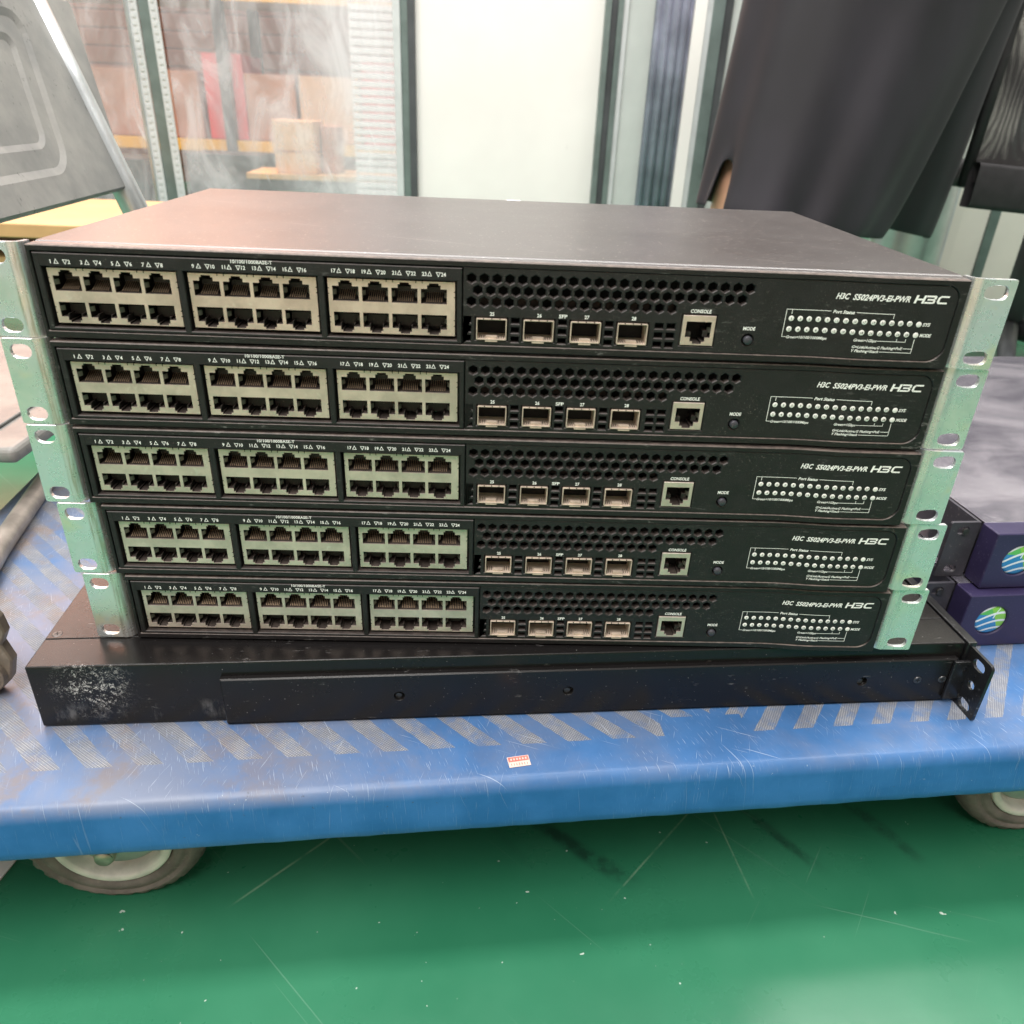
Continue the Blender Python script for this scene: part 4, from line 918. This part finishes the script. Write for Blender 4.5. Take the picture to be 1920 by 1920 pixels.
# ------------------------------------------------------------------ person in dark shorts
PO = Vector((520, 960, FZ))
pe = None
def skin_body():
    J = {}; V = []; E = []; Rr = []
    def add(n, p, r, par=None):
        J[n] = len(V); V.append(Vector(p)); Rr.append(r)
        if par: E.append((J[par], J[n]))
    add('pelvis', (60, 20, 745), (105, 85)); add('waist', (50, 20, 840), (92, 75), 'pelvis'); add('chest', (20, 20, 1000), (115, 85), 'waist'); add('shoul', (-10, 20, 1110), (85, 62), 'chest')
    add('neck', (-30, 20, 1165), (40, 42), 'shoul'); add('jaw', (-50, 20, 1215), (50, 52), 'neck'); add('head', (-55, 20, 1265), (66, 72), 'jaw'); add('crown', (-52, 20, 1320), (52, 58), 'head')
    for s_, nm, kx, ky, ax, ay in ((-1, 'n', -130, -40, -152, -60), (1, 'f', 60, 100, 50, 100)):
        add(nm+'hip', (60, 20+s_*75, 700), (78, 78), 'pelvis'); add(nm+'knee', (kx, 20+s_*70+ (ky if s_ < 0 else 30)*.3, 430), (50, 50), nm+'hip'); add(nm+'calf', (ax, 20+s_*75, 300), (52, 52), nm+'knee'); add(nm+'ankle', (ax+25, 20+s_*80, 75), (30, 32), nm+'calf')
        add(nm+'heel', (ax+35, 20+s_*80, 32), (30, 30), nm+'ankle'); add(nm+'toe', (ax-125, 20+s_*85, 22), (36, 18), nm+'heel')
        add(nm+'sh', (-5, 20+s_*150, 1095), (50, 48), 'shoul'); add(nm+'elb', (-60, 20+s_*200, 850), (36, 36), nm+'sh'); add(nm+'wr', (-220, 20+s_*150, 760), (24, 20), nm+'elb'); add(nm+'palm', (-285, 20+s_*140, 745), (36, 16), nm+'wr')
        for q in range(4):
            add(nm+'f%d' % q, (-335, 20+s_*140+(q-1.5)*19, 738), (9, 9), nm+'palm'); add(nm+'g%d' % q, (-365-(4 if q in (1, 2) else 0), 20+s_*140+(q-1.5)*20, 716), (8, 8), nm+'f%d' % q)
        add(nm+'th', (-300, 20+s_*140-s_*42, 730), (11, 11), nm+'palm'); add(nm+'ti', (-330, 20+s_*140-s_*56, 712), (9, 9), nm+'th')
    me = bpy.data.meshes.new('person'); me.from_pydata([v*S for v in V], E, []); o = bpy.data.objects.new('person', me); COL.objects.link(o)
    md = o.modifiers.new('skin', 'SKIN'); md.use_smooth_shade = True
    for i, r_ in enumerate(Rr): me.skin_vertices[0].data[i].radius = (r_[0]*S, r_[1]*S)
    me.skin_vertices[0].data[0].use_root = True
    o.modifiers.new('sub', 'SUBSURF').levels = 1; o.modifiers['sub'].render_levels = 2
    me.materials.append(M['skin']); o.location = PO*S; return o
pe = skin_body()
tag(pe, 'person in loose dark shorts standing with bent knees behind the top switch', 'person')
rn = random.Random(11); PH = [rn.uniform(0, 6.28) for _ in range(12)]
def cloth_ring(cx, cy, rx, ry, z_, amp, tilt=0, n=72, ph=0):
    out = []
    for i in range(n):
        a = 2*math.pi*i/n
        f = 1+1.25*amp*(.5*math.sin(3*a+PH[0]+ph)+.34*math.sin(7*a+PH[1]+ph*2)+.22*math.sin(12*a+PH[2]-ph))
        x_ = cx+rx*math.cos(a)*f; y_ = cy+ry*math.sin(a)*f
        out.append((x_, y_, z_+tilt*math.cos(a)))
    return out
def lf(a, b, t_): return a+(b-a)*t_
# near leg: hem low and tilted, top joining the waist ; coordinates relative to PO
def leg(name_, hem, top, hemz, ph, yc, slit=False):
    mb = MB(); rg = []
    for j in range(17):
        t_ = j/16; z_ = lf(hemz, 700, t_); e = t_**.85
        rg.append(cloth_ring(lf(hem[0], top[0], e), lf(yc, top[1], e), lf(hem[1], top[2], e), lf(hem[2], top[3], e), z_, lf(.10, .02, t_), lf(-20, 0, min(1, t_*2)), ph=ph+t_*.5))
    if slit:
        V = [[mb.bm.verts.new(p) for p in r] for r in rg]; n = 72; ks = SL
        for j, (A, B) in enumerate(zip(V, V[1:])):
            for q in range(n):
                f = mb.bm.faces.new((A[q], A[(q+1) % n], B[(q+1) % n], B[q])); f.smooth = True
        # open the slit by spreading the hem verts either side of the seam
        mb.bm.verts.ensure_lookup_table()
        for j in range(4):
            d_ = (1-j/4)*18
            v1, v2 = V[j][ks], V[j][(ks+1) % n]
            v1.co.x -= d_*.8; v2.co.x += d_*.8
        for j in range(3):
            f = [f for f in V[j][ks].link_faces if V[j][(ks+1) % n] in f.verts and V[j+1][ks] in f.verts]
            for q in f: mb.bm.faces.remove(q)
    else: mb.loft(rg)
    return mb
SL = 41
sh_ = leg('s', (-78, 138, 95), (15, -20, 190, 110), 312, 0, -60, True)
tmp = leg('s', (122, 108, 90), (120, 60, 150, 105), 296, 2.1, 90)
me_t = bpy.data.meshes.new('tmp'); tmp.bm.to_mesh(me_t); tmp.bm.free(); sh_.bm.from_mesh(me_t); bpy.data.meshes.remove(me_t)
rg = [cloth_ring(55, 20, 190-j*9, 150-j*9, 690+j*34, .02, ph=j*.2) for j in range(6)]; sh_.loft(rg)
so_ = sh_.build('shorts', M['shorts'], pe); m_ = so_.modifiers.new('s', 'SOLIDIFY'); m_.thickness = .003; so_.modifiers.new('sub', 'SUBSURF').levels = 1
mb = MB(); rg = [cloth_ring(52-j*8, 20, 150+(6 if 2 < j < 6 else 0)-max(0, j-6)*22, 128-max(0, j-6)*10, 800+j*40, .03, ph=j*.3) for j in range(9)]; mb.loft(rg, caps=(False, False))
for s_ in (-1, 1): mb.tube([(-8, 20+s_*120, 1090), (-22, 20+s_*165, 1030), (-45, 20+s_*188, 930)], [66, 60, 54], 18, caps=False)
so_ = mb.build('shirt', M['shirt'], pe); m_ = so_.modifiers.new('s', 'SOLIDIFY'); m_.thickness = .003
mb = MB(); rg = []
for j in range(8):
    a = R(90*j/7); rg.append([(-44+76*math.cos(a)*math.cos(2*math.pi*i/24)+8, 20+78*math.cos(a)*math.sin(2*math.pi*i/24), 1270+88*math.sin(a)) for i in range(24)])
mb.loft(rg); mb.build('hair', M['hair'], pe)
